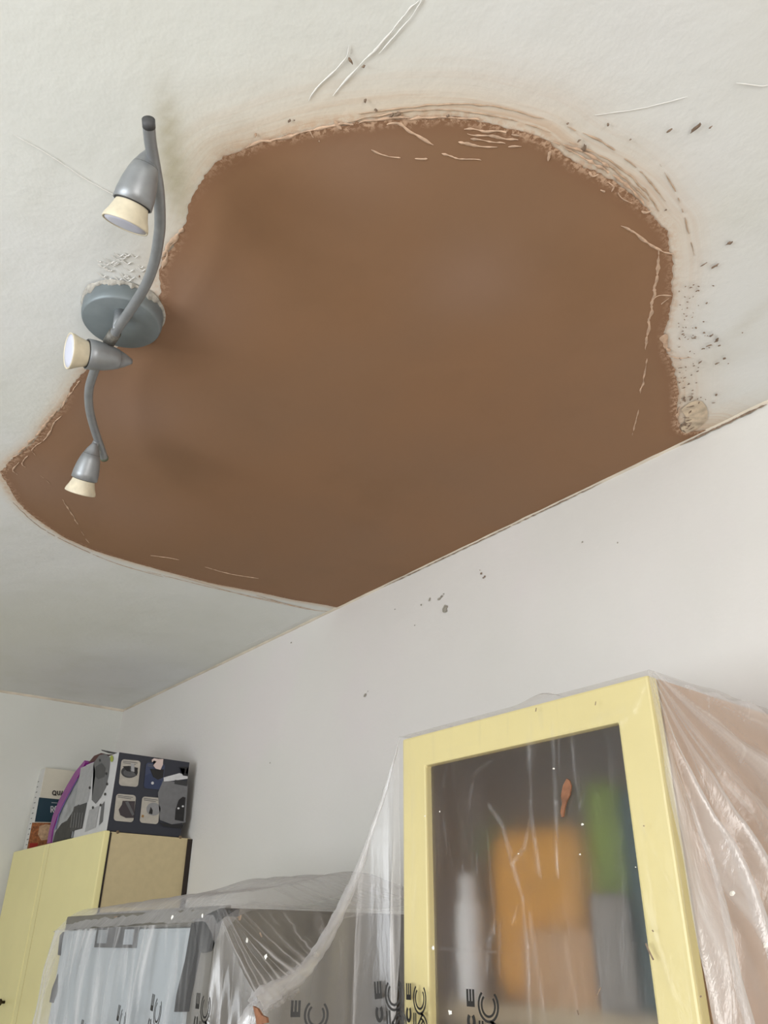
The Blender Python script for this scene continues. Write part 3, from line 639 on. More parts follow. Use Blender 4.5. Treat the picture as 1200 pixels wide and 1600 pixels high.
# four pictures and the large pot on the dark side
pics = [C2(230,170)+C2(470,530), C2(540,210)+C2(775,565), C2(165,600)+C2(412,970), C2(490,635)+C2(722,995)]
for k, (x0, y0, x1, y1) in enumerate(pics):
    decal('picture_frame', rrect(x0+1, y0, x1+1, y1-4, (.11, .09)), sd_pl, M_pic if k != 1 else M_blue, pb, pb, .0010, n=NS)
    decal('printed_caption', [(x0+3, y0+2.5), (x1-4, y0+5.5), (x1-4, y0+6.5), (x0+3, y0+3.6)], sd_pl, M_g2, pb, pb, .0016, n=NS)
    decal('printed_caption', [(x0+3, y0+5), (x1-7, y0+7.8), (x1-7, y0+8.8), (x0+3, y0+6)], sd_pl, M_g2, pb, pb, .0016, n=NS)
def shp(P, mt, l=.0018): decal('printed_picture', [C2(*p) for p in P], sd_pl, mt, pb, pb, l, n=NS)
shp(ell(335, 330, 105, 75), M_g3); shp(ell(345, 340, 88, 50), grey(84, 'print_pot_b'), .0022); shp([(232,400),(430,420),(400,500),(300,505),(240,450)], M_pic, .0026)
shp([(250,260),(330,255),(350,330),(300,320)], M_black, .0024); shp([(350,225),(395,230),(395,330),(355,320)], M_g1, .0028); shp([(395,270),(440,280),(425,380),(385,330)], M_black, .0026)
shp([(590,290),(765,300),(755,400),(690,430),(630,390)], M_black); shp([(530,380),(600,345),(640,410),(740,440),(725,545),(525,530)], mat('print_blue_b', (44, 54, 84), .5), .0015); shp(ell(622, 470, 17, 18, 14), M_g4, .0026)
shp([(610,180),(640,160),(690,170),(755,170),(750,240),(720,305),(660,290),(630,250),(670,200),(640,190),(615,210)], mat('print_hand', (206, 186, 180), .5), .0034)
shp(ell(300, 800, 100, 108, 24, 60, 300)+[(390,690),(250,690),(300,720)], M_black) if False else shp([(250,690),(405,695),(390,905),(290,905),(220,870),(200,800),(240,740)], mat('print_dark_mauve', (58, 50, 54), .5))
shp([(280,705),(320,700),(395,860),(370,880)], grey(92, 'print_lid'), .0022); shp(ell(635, 795, 88, 82), grey(140, 'print_bowl')); shp([(600,765),(625,810),(620,860),(575,850)], M_black, .0024)
shp([(490,865),(515,870),(510,900),(485,895)], mat('print_ochre', (150, 110, 60), .5), .0022)
shp([(690,590),(760,430),(1065,480),(1035,960),(860,985),(715,930)], grey(112, 'print_stock_pot')); shp([(760,400),(960,345),(1062,380),(1062,415),(880,440),(765,450)], M_g4, .0022)
shp([(900,430),(1058,440),(1055,510),(895,480)], M_g3, .0024); shp([(1000,640),(1035,650),(1010,950),(900,930),(910,800),(950,680)], M_black, .0024)
shp([(960,268),(1070,270),(1068,285),(1050,290),(1035,345),(1060,365),(1060,385),(1000,375),(1020,340),(1025,290),(965,280)], M_black, .0030)
shp([(700,960),(870,990),(1010,985),(1000,1040),(900,1030),(760,1010)], M_black, .0026); shp(ell(945, 785, 14, 12, 12), M_g4, .0030); shp(ell(1000, 760, 14, 12, 12), M_g4, .0030)
M_flap = mat('maroon_flap', (78, 42, 40), .6)
fl = [ony(x, y, BY0+.012) for x, y in ((138,1192),(147,1181),(158,1176.5),(170,1179),(181,1177.5),(160,1186))]
part('flap', poly_prism(fl, (0, 1, 0), .0025), M_flap, pb, label='dark maroon open flap')
fl = [ony(x, y, BY0+.03) for x, y in ((158,1171.5),(166,1173),(182,1176.2),(182,1178.2),(170,1177),(159,1173))]
part('flap', poly_prism(fl, (.9, .5, 0), .002), M_g3, pb)

# cereal box
QX0, QX1, QY0, QY1, QZ1 = -3.135, -3.070, .930, 1.118, 2.155
ce = thing('oats_box', 'cream oats box with teal panel beside the leaning plastic bag', 'box', ((QX0+QX1)/2, (QY0+QY1)/2, ZT))
part('box_body', bx(QX0, QX1, QY0, QY1, ZT, QZ1), mat('cream_card', (205, 200, 184), .55, noise_amt=.05, scale=20), ce, bevel=.001)
part('side_print', bx(QX0+.001, QX1-.001, QY0-.001, QY0+.001, ZT+.002, QZ1-.002), mat('white_card_side', (206, 205, 203), .55), ce, label='white side of the oats box')
cs = lambda x, y: onx(x, y, QX1+.0006)
def cd(P, mt, l=.0008, nm='printed_panel', label=None): decal(nm, [C1(*p) for p in P], cs, mt, ce, ce, l, n=NS, label=label)
sh_ = 12
cd([(445+sh_,495),(760+sh_,525),(740+sh_,790),(395+sh_,780)], mat('teal_card', (20, 52, 66), .5), label='dark teal panel')
cd([(365+sh_,790),(740+sh_,795),(700+sh_,1085),(300+sh_,1115)], mat('oat_picture', (150, 92, 52), .6, noise_amt=.6, scale=160), label='orange-brown picture of oats')
cd([(450+sh_,830),(520+sh_,810),(590+sh_,820),(600+sh_,930),(540+sh_,990),(470+sh_,1000),(430+sh_,930)], mat('bowl_picture', (188, 156, 124), .6, noise_amt=.3, scale=120), .0014, 'printed_picture')
cd([(335+sh_,1030),(430+sh_,1030),(425+sh_,1080),(325+sh_,1090)], mat('red_print', (150, 36, 26), .6), .0018, 'printed_picture')
def stroke_poly(bm, pts, wd, f, closed=False):   # a flat stroke in local 2D mapped by f(u,v)
    n = len(pts); L = []; 
    for i in range(n):
        a = Vector(pts[max(i-1, 0)]); b = Vector(pts[min(i+1, n-1)]); t = (b-a).normalized(); s = Vector((-t.y, t.x))*wd/2
        p = Vector(pts[i]); L.append((bm.verts.new(f(*(p+s))), bm.verts.new(f(*(p-s)))))
    for i in range(n-1): bm.faces.new((L[i][0], L[i][1], L[i+1][1], L[i+1][0]))
def arc2(cx, cy, rx, ry, a0, a1, n=22): return [(cx+rx*math.cos(math.radians(a0+(a1-a0)*k/(n-1))), cy+ry*math.sin(math.radians(a0+(a1-a0)*k/(n-1)))) for k in range(n)]
fq = lambda u, v: cs(*C1(u+sh_, v))+Vector((.0018, 0, 0))
bm = bmesh.new()
for P in (arc2(622, 443, 19, 24, 0, 360), [(628, 455), (645, 475)], [(660, 418), (660, 450), (668, 466), (680, 466), (688, 450), (688, 418)], [(700, 472), (716, 418), (732, 472)], [(706, 452), (727, 452)]): stroke_poly(bm, P, 12, fq)
part('lettering', bm, M_black, ce, label='black letters QUA')
bm = bmesh.new()
for P in ([(584,672),(584,597)], [(584,602),(605,602),(612,620),(605,636),(584,636)], [(598,636),(616,672)], arc2(642, 634, 15, 34, 0, 360)): stroke_poly(bm, P, 12, fq)
stroke_poly(bm, [(590, 556), (660, 561)], 5, fq)
part('lettering', bm, M_g4, ce, label='white letters RO')
fs = lambda x, y: ony(x, y, QY0-.0012)
bm = bmesh.new()
for k in range(13):
    y = 1222+k*8.2; x = 50-(k*8.2)*.19+6; wv = 2+3*abs(fn(k*3.3, 2)); 
    stroke_poly(bm, [(x, y), (x+wv, y-1.2)], 1.1+.8*abs(fn(k*1.7, 9)), lambda u, v: fs(u+3, v))
part('small_print', bm, M_g2, ce, label='small grey printed lines')

# purple edged bag leaning between the boxes
M_bag = mat('clear_bag_plastic', (150, 152, 156), .2, noise_amt=.3, scale=25, bump=.8, bscale=30)
bag = thing('plastic_bag', 'grey plastic bag with purple edge leaning against the dark printed box', 'bag', (-2.72, 1.0, ZT))
def prism_px(P, y, d): return poly_prism([ony(a, b, y) for a, b in P], (0, 1, 0), d)
part('bag_body', prism_px([(124,1210),(129,1201),(128,1225),(120,1262),(112,1309),(78,1317),(81,1297),(88,1276),(101,1249),(113,1228)], .925, .15), M_bag, bag, bevel=.003)
part('bag_edge', prism_px([(132,1188),(133,1192),(127,1204),(122,1213),(112,1231),(101,1251),(89,1276),(82,1296),(79,1317),(73,1318),(76,1300),(82,1275),(92,1250),(105,1226),(117,1206),(127,1194)], .921, .155), mat('purple_plastic', (130, 40, 128), .35, noise_amt=.2, scale=30), bag, bevel=.001, label='purple zip edge of the bag')
part('bag_contents', prism_px([(113,1268),(119,1262),(110,1310),(82,1316),(86,1300),(96,1286),(104,1282)], .9235, .14), mat('dark_contents', (40, 38, 36), .5, noise_amt=.6, scale=70), bag, bevel=.003, label='dark things inside the bag')
bm = bmesh.new()
stroke_poly(bm, [(121,1216),(104,1247),(92,1272),(86,1296)], 1.6, lambda u, v: ony(u, v, .9222))
part('bag_zip', bm, mat('blue_zip_line', (92, 96, 160), .4), bag, label='bluish zip line')

# ------------------------------------------------------------------ behind the frosted glass
def inx(px, py, y): return ony(px, py, y)
def cabitem(name, x0, x1, ztop, y0, y1, col, label, cat, z0=SZ):
    return packet(name, x0, x1, y0, y1, z0, ztop, col, label, cat)
packet('crisp_packet', -.835, -.675, .885, .965, SZ, 1.742, (236, 166, 44), 'orange-yellow packet behind frosted glass, largest on the cabinet shelf', 'packet', bev=.034)
packet('biscuit_packet', -.775, -.66, .868, .882, SZ, 1.62, (214, 168, 120), 'peach-coloured packet behind frosted glass, in front of the orange-yellow packet', 'packet', bev=.006)
packet('green_carton', -.672, -.618, .895, .955, SZ, 1.785, (140, 168, 36), 'lime green carton behind frosted glass, right of the orange-yellow packet', 'carton', bev=.02)
packet('teal_carton', -.606, -.556, .862, .93, SZ, 1.765, (34, 84, 92), 'dark teal carton behind frosted glass, beside the lime green carton', 'carton', bev=.012)
jar('spice_jar', -.868, .875, SZ, .022, .15, (240, 242, 246), (235, 236, 240), 'white jar behind frosted glass, left of the orange-yellow packet', 'jar')
jar('green_jar', -.895, 1.02, SZ, .024, .215, (70, 62, 56), (30, 190, 60), 'jar with bright green lid behind frosted glass at upper left', 'jar')
packet('grey_tub', -.655, -.600, .846, .860, SZ, 1.655, (146, 140, 134), 'pale grey tub behind frosted glass, in front of the green and teal cartons', 'tub', bev=.010)
for k, (x0, x1, c, nm, lb) in enumerate([(-.90, -.835, (110, 118, 112), 'tin', 'grey-green tin behind frosted glass below the shelf, at the left'), (-.82, -.72, (168, 150, 132), 'food_pack', 'beige food pack behind frosted glass below the shelf'), (-.70, -.58, (120, 124, 128), 'food_tub', 'grey food tub behind frosted glass below the shelf, at the right')]):
    packet(nm, x0, x1, .88, .98, 1.177, 1.46+.01*k, c, lb, 'food container')

# ------------------------------------------------------------------ the clear dust sheet
g = G('clear_polythene')
nt = g.nt; hz = g.attr('haze')
uvn = nt.nodes.new('ShaderNodeUVMap'); uvn.uv_map = 'sheet'
mp = nt.nodes.new('ShaderNodeMapping'); mp.inputs['Scale'].default_value = (70, 7, 1); nt.links.new(uvn.outputs[0], mp.inputs[0])
st = g.noise(1.0, 4, mp.outputs[0], .6, .8)
mp2 = nt.nodes.new('ShaderNodeMapping'); mp2.inputs['Scale'].default_value = (26, 9, 1); nt.links.new(uvn.outputs[0], mp2.inputs[0])
st2 = g.noise(1.0, 5, mp2.outputs[0], .65, 1.5)
hgt = g.math('ADD', g.math('MULTIPLY', st, .5), st2)
nb = g.bump(g.math('MULTIPLY', hgt, g.attr('crinkle')), .55, .004)
lw = nt.nodes.new('ShaderNodeLayerWeight'); lw.inputs[0].default_value = .35; nt.links.new(nb, lw.inputs['Normal'])
crk = g.math('MULTIPLY', g.ramp(st, .56, .74), .22)
fac = g.math('ADD', hz, g.math('MULTIPLY', g.math('MULTIPLY', crk, g.attr('crinkle')), g.math('ADD', hz, .15)))
fac = g.math('ADD', fac, g.math('MULTIPLY', g.math('POWER', lw.outputs['Facing'], 3.0), .20))
fac = g.math('MINIMUM', fac, .93)
df = nt.nodes.new('ShaderNodeBsdfDiffuse'); df.inputs[0].default_value = (.80, .79, .80, 1)
tl = nt.nodes.new('ShaderNodeBsdfTranslucent'); tl.inputs[0].default_value = (.80, .79, .80, 1)
gs = nt.nodes.new('ShaderNodeBsdfGlossy'); gs.inputs['Roughness'].default_value = .22
tp = nt.nodes.new('ShaderNodeBsdfTransparent'); tp.inputs[0].default_value = (.985, .985, .985, 1)
for n_ in (df, tl, gs): nt.links.new(nb, n_.inputs['Normal'])
a1 = nt.nodes.new('ShaderNodeMixShader'); a1.inputs[0].default_value = .35; nt.links.new(df.outputs[0], a1.inputs[1]); nt.links.new(tl.outputs[0], a1.inputs[2])
a2 = nt.nodes.new('ShaderNodeMixShader'); a2.inputs[0].default_value = .18; nt.links.new(a1.outputs[0], a2.inputs[1]); nt.links.new(gs.outputs[0], a2.inputs[2])
a3 = nt.nodes.new('ShaderNodeMixShader'); nt.links.new(fac, a3.inputs[0]); nt.links.new(tp.outputs[0], a3.inputs[1]); nt.links.new(a2.outputs[0], a3.inputs[2])
nt.links.new(a3.outputs[0], nt.nodes['Material Output'].inputs[0])
M_sheet = g.m
SV, SF, SH_, SUV, SCK = [], [], [], [], []
def patch_grid(Pf, nu, nv, haze, us, vs_, wr=0.0, keep=None, ck=1.0):
    """Pf(u,v)->Vector; us,vs_: size in metres; wr: fold depth"""
    P = [[Pf(i/(nu-1), j/(nv-1)) for i in range(nu)] for j in range(nv)]
    b0 = len(SV)
    for j in range(nv):
        for i in range(nu):
            p = P[j][i]; u, v = i/(nu-1), j/(nv-1)
            if wr:
                du = P[j][min(i+1, nu-1)]-P[j][max(i-1, 0)]; dv = P[min(j+1, nv-1)][i]-P[max(j-1, 0)][i]; n = du.cross(dv)
                if n.length > 1e-12:
                    n.normalize(); a = wr(u, v) if callable(wr) else wr
                    s, t = u*us, v*vs_
                    p = p+n*a*(fn(s*28, t*3.5, 1)+.5*fn(s*75, t*8, 5)+.5*fn(s*14, t*14, 9))
            SV.append(p); SH_.append(haze(u, v, p)); SUV.append((u*us+b0*.0137 % 5, v*vs_)); SCK.append(ck)
    for j in range(nv-1):
        for i in range(nu-1):
            a = b0+j*nu+i
            if keep is None or keep(i/(nu-1), j/(nv-1)): SF.append((a, a+1, a+nu+1, a+nu))
def seg_d(p, a, b):
    ax, ay = a; bx_, by = b; dx, dy = bx_-ax, by-ay; L = dx*dx+dy*dy
    t = max(0, min(1, ((p[0]-ax)*dx+(p[1]-ay)*dy)/L)) if L else 0
    return math.hypot(p[0]-ax-t*dx, p[1]-ay-t*dy), t

# (1) over the cabinet door
YS = YR-.004
CR_PX = [([(826,1140),(828,1250),(834,1310),(842,1370)],.0030,.42),([(862,1122),(868,1250),(870,1370)],.0022,.40),([(873,1130),(874,1220)],.0012,.3),([(892,1130),(897,1200),(905,1262)],.0022,.30),
 ([(762,1255),(785,1290),(800,1350),(815,1400),(824,1480),(826,1600)],.0026,.55),([(828,1280),(818,1325),(800,1348)],.0022,.5),([(785,1298),(800,1330)],.0014,.4),([(700,1190),(690,1235)],.0022,.22),([(738,1222),(730,1275)],.0022,.25),
 ([(768,1188),(735,1212)],.0018,.25),([(800,1445),(812,1405)],.0014,.4),([(645,1165),(647,1600)],.0045,.22),([(722,1350),(726,1372)],.0016,.3),([(745,1330),(744,1370)],.0014,.3),([(878,1395),(880,1600)],.010,.16),([(665,1480),(720,1484),(800,1490)],.0012,.28),([(710,1488),(722,1525)],.0045,.26),
 ([(775,1435),(762,1470),(758,1520)],.0035,.26),([(780,1440),(778,1520)],.0020,.28),([(700,1300),(705,1360)],.0012,.2),([(1003,1395),(1052,1560)],.0040,.20),([(825,1425),(850,1600)],.004,.22),([(1010,1060),(990,1110),(965,1130)],.004,.12),([(990,1100),(920,1128)],.004,.14),([(985,1250),(1020,1330),(1056,1400)],.0022,.12),([(690,1270),(700,1340)],.0020,.14),([(655,1180),(700,1172),(800,1140)],.0015,.06)]
CR3 = [([((q := ony(x, y, YS)).x, q.z) for x, y in pp], w_, s_) for pp, w_, s_ in CR_PX]
def f_front(u, v):
    x = XA-.004+u*(XB-XA+.010); z = ZR2+.004-v*.58
    y = YS+.0008*fn(x*30, z*10)-.0012*fn(x*55, z*9, 4)*min(1, v*6)
    for pp, w_, s_ in CR3:
        for a, b in zip(pp[:-1], pp[1:]):
            if abs(x-(a[0]+b[0])/2) > .09 and abs(z-(a[1]+b[1])/2) > .12: continue
            d, t = seg_d((x, z), a, b)
            if d < w_*3: y -= .0012*math.exp(-(d/w_)**2)
    return Vector((x, y, z))
def h_front(u, v, p):
    h = .055+.05*max(0, fn(p.x*25, p.z*6, 3))+.10*max(0, 1-u/.05)
    for pp, w_, s_ in CR3:
        for a, b in zip(pp[:-1], pp[1:]):
            d, t_ = seg_d((p.x, p.z), a, b)
            if d < w_*3: e_ = min(1, 6*t_+.1 if a is pp[0] else 1, 6*(1-t_)+.1 if b is pp[-1] else 1); h = max(h, .055+.30*s_*e_*math.exp(-(d/(w_*1.25))**2)*(.75+.9*fn(p.x*120, p.z*30)))
    return h
patch_grid(f_front, 240, 250, h_front, .45, .58)
# (2) over the cabinet top
patch_grid(lambda u, v: Vector((XA-.004+u*(XB-XA+.010), YS+v*(BACK-.01-YS), ZR2+.004+.010*max(0, fn(u*5, v*4, 7))*math.sin(math.pi*v)+.012*math.exp(-((u-.62)/.05)**2-((v-.05)/.06)**2))), 60, 40, lambda u, v, p: .25, .45, .36)
# (3) down the right side of the cabinet, pleats fanning out of the front top corner
FOLDS = [(.0, .10), (.11, .50), (.20, .10), (.30, .85), (.40, .15), (.53, .75), (.66, .25), (.80, .8), (.93, .3), (1.08, .9), (1.25, .3), (1.45, .7), (1.6, .1)]
def pleat(th):
    for (a, va), (b, vb) in zip(FOLDS[:-1], FOLDS[1:]):
        if a <= th <= b: t = (th-a)/(b-a); t = t*t*(3-2*t); return va+(vb-va)*t
    return .1
def f_side(u, v):
    y = YS+(u**1.15)*(BACK+.0-.012-YS); z = ZR2+.004-v*.58
    r = math.hypot(y-YS, ZR2+.01-z); th = math.atan2((y-YS), ZR2+.012-z)
    th2 = th+.10*fn(r*7, th*3)
    out = .004+min(r, .6)*(.015+.17*pleat(th2)*min(1, r*5))+.006*fn(y*20, z*9)*min(1, r*8)
    dz = -.035*max(0, u-.45)*0-.004*u
    zz = z-.020*u*(1-min(1, v*4))+.012*fn(u*8, 3)*(1-min(1, v*6))
    return Vector((XB+out, y, zz))
def h_side(u, v, p):
    y = p.y; z = p.z; r = math.hypot(y-YS, ZR2+.01-z); th = math.atan2((y-YS), ZR2+.012-z)+.10*0
    k = pleat(th); h = .20+.42*k*k
    h += .32*math.exp(-(max(0, th)/.075)**2)*min(1, r*4)
    h += .35*max(0, fn(th*24, r*3.0, 2)-.15)+.15*max(0, fn(th*60, r*5.0, 8))
    return min(.85, h)
patch_grid(f_side, 260, 220, h_side, .36, .58, wr=lambda u, v: .0025*min(1, v*5))
# (4) hem from the cabinet corner down to the bunch, curtain below it
HEM = [((628,1157),.803),((614,1190),.800),((600,1240),.795),((572,1322),.78),((548,1385),.76),((522,1438),.73),((492,1490),.69),((462,1518),.65),((430,1540),.615),((402,1560),.585)]
HP = [ony(x, y, yy) for (x, y), yy in HEM]
HP[0] = Vector((XA-.003, YS, ZR2+.002))
CORN = ony(338, 1423, .592); BUN = HP[-1]
HEM2 = [BUN, ony(380, 1520, .588), ony(358, 1470, .590), CORN]
def f_cur(u, v):
    p = cr(HP, u); z = p.z+(1.30-p.z)*v
    q = Vector((p.x-.0*v, p.y, z)); d = (p.z-z)
    fold = .010*math.sin(u*23+1.5*fn(u*4, v*2))*min(1, d*4)
    return q+Vector((-.6, -.7, 0))*fold
def h_cur(u, v, p):
    d = cr(HP, u).z-p.z; w_ = .004+.022*u*u
    return min(.9, .24+.08*fn(u*9, v*1.5, 4)+.20*u*u+.40*math.exp(-(d/w_)**2)*(.8+.6*fn(u*80, d*120))+.12*max(0, 1-u/.05)*min(1, d*3))
patch_grid(f_cur, 190, 170, h_cur, .40, .50, wr=.0008, ck=.3)
def f_cur2(u, v):
    p = cr(HEM2, u); z = p.z+(1.30-p.z)*v; return Vector((p.x, p.y-.006*math.sin(u*30)*min(1, v*4), z))
patch_grid(f_cur2, 90, 130, lambda u, v, p: min(.85, .22-.10*u+.25*max(0, fn(u*12, v*2, 4))+.25*max(0, 1-v*8)*(1-u)), .20, .32, wr=.001, ck=.4)
# rolled, crumpled hem
def roll(P, r0, r1, hz_, n=260, seg=9):
    b0 = len(SV)
    for i in range(n+1):
        t = i/n; p = cr(P, t); q = (cr(P, min(1, t+.01))-cr(P, max(0, t-.01))).normalized(); a = q.cross(Vector((.62, -.6, .3))).normalized(); b = q.cross(a)
        r = r0+(r1-r0)*t
        for k in range(seg):
            th = 2*math.pi*k/seg; rr = r*(1+.7*fn(math.cos(th)*3+3, math.sin(th)*3, t*7)+.25*fn(math.cos(th)*4, math.sin(th)*4, t*40))
            SV.append(p+a*math.cos(th)*rr*1.0+b*math.sin(th)*rr*.5+Vector((0, 0, -r*.5))); SH_.append(hz_(t)*(.7+.9*abs(fn(t*9, math.cos(th)*2.5, math.sin(th)*2.5)))); SUV.append((th*r*1.5, t*.5)); SCK.append(1.0)
    for i in range(n):
        for k in range(seg): SF.append((b0+i*seg+k, b0+i*seg+(k+1) % seg, b0+(i+1)*seg+(k+1) % seg, b0+(i+1)*seg+k))
roll(HP, .0010, .0125, lambda t: .22+.36*t)
roll([HP[-3]+Vector((0,0,-.012)), HP[-2]+Vector((.0,-.003,-.012)), BUN+Vector((0,-.004,-.010)), BUN+Vector((-.01, -.004, -.05)), BUN+Vector((-.012, -.004, -.10)), BUN+Vector((-.012, -.004, -.16))], .008, .018, lambda t: .36)
# (5) fan between the fridge and the hem
HF = HP[4:]
def f_fan(u, v):   # u: ruling 0 (bunch) .. 1 (back), v: 0 at the fridge .. 1 at the hem
    h = cr(HF, 1-u); y = .600+.44*(max(0, u-.38)/.62)**1.5
    a = Vector((-1.088+.03*(1-min(1, u*8))*-.3, y, 1.650)) if u > 0 else CORN
    if u < .15: k = u/.15; a = CORN.lerp(Vector((-1.088, .60, 1.650)), k)
    p = a.lerp(h, v); p.z -= .004*math.sin(math.pi*v); return p
FL = [(.03,.010,.4,.0),(.09,.007,.45,.01),(.15,.010,.5,-.01),(.21,.006,.35,.0),(.26,.009,.5,.015),(.33,.006,.4,.0),(.39,.009,.45,-.01),(.46,.006,.5,.01),(.52,.010,.3,.0),(.60,.006,.45,.0),(.69,.008,.3,.01),(.80,.012,.35,-.01),(.90,.007,.25,0)]
def h_fan(u, v, p):
    k = fn(u*30+.8*fn(u*4, v*2), v*1.2, 3); k2 = fn(u*75, v*2.0, 8)
    ln = 0
    for u0, w0, s0, dr in FL:
        ln = max(ln, s0*math.exp(-((u-u0-dr*math.sin(v*3)+.006*fn(v*9, u0*50))/(w0*(.35+v)))**2)*min(1, .25+1.1*v))
    h = .10+ln+.30*max(0, k-.22)+.35*max(0, k2-.25)+.30*max(0, v-.86)/.14+.10*max(0, 1-u*4)
    return min(.8, h)
patch_grid(f_fan, 240, 90, h_fan, .35, .30, wr=lambda u, v: .004*math.sin(math.pi*min(1, max(0, v)))*1.0)
# (6) over the fridge top, puffed up at the back
def f_top(u, v):
    x = -1.708+u*(.625); y = .590+v*.53
    z = 1.620+.010*u+.042*(1-math.exp(-((y-.59)/.028)**1.5))+0.004*fn(x*9, y*9)
    z += (.050-.018*u)*math.exp(-((y-.86)/.11)**2)*(1/(1+math.exp(-(x+1.495)/.022)))
    z -= .028*max(0, (u-.93)/.07)**2
    return Vector((x, y, z))
patch_grid(f_top, 130, 110, lambda u, v, p: .33+.15*max(0, fn(u*9, v*9, 2))-(.06 if v > .3 else 0)-.14*max(0, (u-.85)/.15), .62, .53, wr=.0030)
# (7) down the fridge front
def f_ff(u, v):
    z = 1.621+.006*u-v*.33; x = -1.690+u*(.53)-.028*v*(1-u)**2-.01*fn(v*3, 1)*(1-u)
    y = .588-.010*v*(1-u)-.006*math.sin(u*26+2*fn(u*3, v*2))*min(1, v*5)-(.012*math.exp(-(u/.05)**2)*v)
    return Vector((x, y, z))
def h_ff(u, v, p):
    k = fn(u*16+1.2*v*(u-.5), v*1.6, 3); k2 = fn(u*44+2*v*(u-.5), v*3, 8)
    return (1-.6*max(0, (u-.86)/.14))*min(.85, .12+.62*max(0, k)+.55*max(0, k2-.08)+.22*math.exp(-((u)/.02)**2)+.22*math.exp(-(v/.12)**2)*(1-u)*max(0,.6+fn(u*9,v*3,6)))
patch_grid(f_ff, 200, 130, h_ff, .53, .33, wr=.0030)
# left return of the sheet beside the far cabinet
patch_grid(lambda u, v: f_ff(0, v)+Vector((.01*u-.02*v*math.sin(u*3), .10*u, .035*u*(1-v))), 24, 90, lambda u, v, p: .30, .1, .33, wr=.002)
# door corner to the side of the fridge
def f_cc(u, v):
    a = f_ff(1, v); t = cr(HEM2, 1)
    b = Vector((CORN.x+.0, CORN.y, CORN.z-v*.33)); return a.lerp(b, u)
patch_grid(f_cc, 30, 100, lambda u, v, p: .10+.25*max(0, fn(u*9, v*2)), .06, .33, wr=.002)

sheet = None
me = bpy.data.meshes.new('dust_sheet'); me.from_pydata([tuple(p) for p in SV], [], SF)
at = me.attributes.new('haze', 'FLOAT', 'POINT'); at.data.foreach_set('value', np.array(SH_, np.float32))
at = me.attributes.new('crinkle', 'FLOAT', 'POINT'); at.data.foreach_set('value', np.array(SCK, np.float32))
uvl = me.uv_layers.new(name='sheet'); li = np.empty(len(me.loops), np.int32); me.loops.foreach_get('vertex_index', li)
uvl.data.foreach_set('uv', np.array(SUV, np.float32)[li].ravel())
sheet = link('dust_sheet', me, None, M_sheet, True)
tag(sheet, 'clear polythene dust sheet draped over the fridge and the glazed cabinet', 'dust sheet')

# printed lettering on the sheet, running up it
M_ink = mat('black_sheet_ink', (30, 28, 26), .5)
def sq(u0, v0, u1, v1): return [(u0, v0), (u1, v0), (u1, v1), (u0, v1)]
def print_group(px, py, y, k, tx=(1, 0), tilt=0, show='ECN', squash=1.0, lift=.004):
    """(px,py) top left of the E; tx: horizontal run of the sheet in plan"""
    o = ony(px, py, y); dep = float(np.dot(MC[2], np.array([o.x, o.y, o.z-EYE]))); s = dep/F*k
    T = Vector((tx[0], tx[1], 0)).normalized(); ca, sa = math.cos(tilt), math.sin(tilt)
    nrm = Vector((T.y, -T.x, 0))
    def f(u, v):
        a = (u*ca-v*sa)*squash; b = u*sa+v*ca
        return o+T*a*s*1.25+Vector((0, 0, 1))*b*s*1.06+nrm*lift
    bm = bmesh.new()
    def fill(P):
        vs = [bm.verts.new(f(u, v)) for u, v in P]; bm.faces.new(vs)
    fill(sq(0, -22, 14, -15)); [fill(sq(u, -15.2, u+3.6, 0)) for u in (0, 5.2, 10.4)]
    stroke_poly(bm, arc2(7, -40, 5, 9, 55, -235), 5, f)
    stroke_poly(bm, [(0.5, -56), (13.5, -59)], 5, f); stroke_poly(bm, [(.5, -58), (13.5, -72)], 5, f); stroke_poly(bm, [(.5, -73), (13.5, -75)], 5, f)
    for r, w_ in ((17.5, 3.2), (12, 3.0)): stroke_poly(bm, arc2(37, -19, r*.93, r*1.12, 48 if r > 14 else 42, -232), w_, f)
    for r, w_ in ((17.5, 3.2), (12, 3.0)): stroke_poly(bm, arc2(39, -58, r, r*1.1, 90, -70), w_, f)
    for du in (0, 5.2): stroke_poly(bm, [(21+du, -38), (21+du, -78)], 3.0, f)
    stroke_poly(bm, [(24, -62), (45, -38)], 3.2, f); stroke_poly(bm, [(28, -66), (46, -46)], 2.8, f); stroke_poly(bm, [(30, -52), (46, -76)], 3.0, f)
    return part('printed_lettering', bm, M_ink, sheet, label='black printed letters on the sheet')
print_group(732, 1545, YS-.001, 1.0)
print_group(638, 1536, YS-.001, .95, squash=.72)
print_group(585, 1534, .785, 1.0, tx=(.75, .66), tilt=.10, squash=.66)
print_group(456, 1562, .625, .95, tx=(.6, .8), tilt=.0, squash=.9, lift=.012)
print_group(314, 1551, .585, .90, squash=.78, tx=(1, 0), lift=.006)
print_group(247, 1552, .565, .95, squash=.60, tilt=-.10, lift=.008)
print_group(194, 1569, .565, .90, squash=.55, tilt=-.10, lift=.008)
print_group(136, 1592, .565, .90, squash=.60, tilt=-.06, lift=.008)

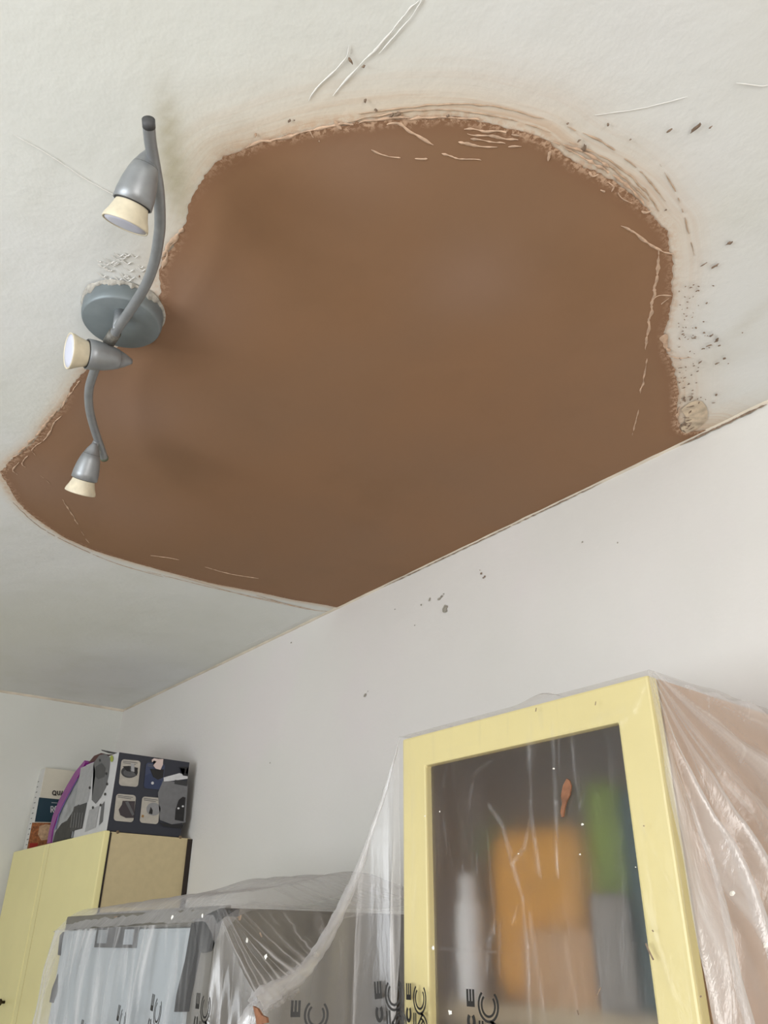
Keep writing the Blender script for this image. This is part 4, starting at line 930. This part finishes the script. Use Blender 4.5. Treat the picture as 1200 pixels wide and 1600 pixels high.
# bits of plaster and splinters that fell on the sheet
M_chip = mat('white_paint_chip', (238, 236, 228), .6)
bm = bmesh.new()
def flk(_, x, y, yy, r, el, an, k):
    b_ = bmesh.new(); fleck(b_, ony(x, y, yy), r, (0, -1, 0), el, an, k); part('paint_chip', b_, M_chip, sheet)
for k, (x, y, r) in enumerate([(677,1481,.0022),(703,1582,.0026),(910,1288,.0014),(687,1268,.0012),(865,1201,.0012),(664,1275,.001),(810,1334,.0010),(906,1335,.0010),(993,1355,.0006)]): flk(bm, x, y, YS-.004, r, 1.3, 0, k)
for k, (x, y) in enumerate([(386,1469),(415,1495),(269,1433),(316,1431),(1144,1396),(1197,1476)]): flk(bm, x, y, {0: .62, 1: .61, 2: .585, 3: .585, 4: .86, 5: .88}[k], .0028 if k < 4 else .0025, 1.2, .5, k)
sp = [(885,1216),(889,1219),(892,1228),(890,1242),(885,1252),(882,1262),(880,1276),(877,1277),(875,1268),(878,1255),(876,1244),(879,1228)]
bm2 = poly_prism([ony(x, y, YS-.006) for x, y in sp], (0, 1, 0), .0025)
part('plaster_splash', bm2, mat('orange_brown_plaster', (136, 92, 66), .8, noise_amt=.35, scale=120), sheet, bevel=.0005, label='orange-brown splash of plaster')
bm2 = poly_prism([ony(x, y, .575) for x, y in ((395,1572),(402,1576),(408,1586),(416,1590),(417,1598),(408,1600),(412,1612),(402,1612),(399,1590))], (0, 1, 0), .003)
part('plaster_splash', bm2, bpy.data.materials['orange_brown_plaster'], sheet, label='orange-brown splash on the bunched sheet')
bm = bmesh.new()
f0 = lambda u, v: ony(u, v, YS-.005)
for P, w_ in (([(1009,1474),(1014,1486),(1021,1500)], 2.6), ([(939,1543),(932,1556)], 2.0), ([(902,1578),(904,1586)], 2), ([(1019,1453),(1021,1456)], 2), ([(1094,1556),(1096,1558)], 3), ([(838,1106),(837,1112)], 1.4), ([(931,1096),(930,1102)], 1.4), ([(1005,1290),(1007,1291)], 2)): b_ = bmesh.new(); stroke_poly(b_, P, w_, f0); part('splinter', b_, M_fleck, sheet)
f1 = lambda u, v: ony(u, v, .60)
for P, w_ in (([(372,1434),(376,1430),(374,1438)], 4), ([(406,1457),(409,1464)], 2.4), ([(178,1433),(183,1432)], 2)): b_ = bmesh.new(); stroke_poly(b_, P, w_, f1); part('splinter', b_, M_fleck, sheet)
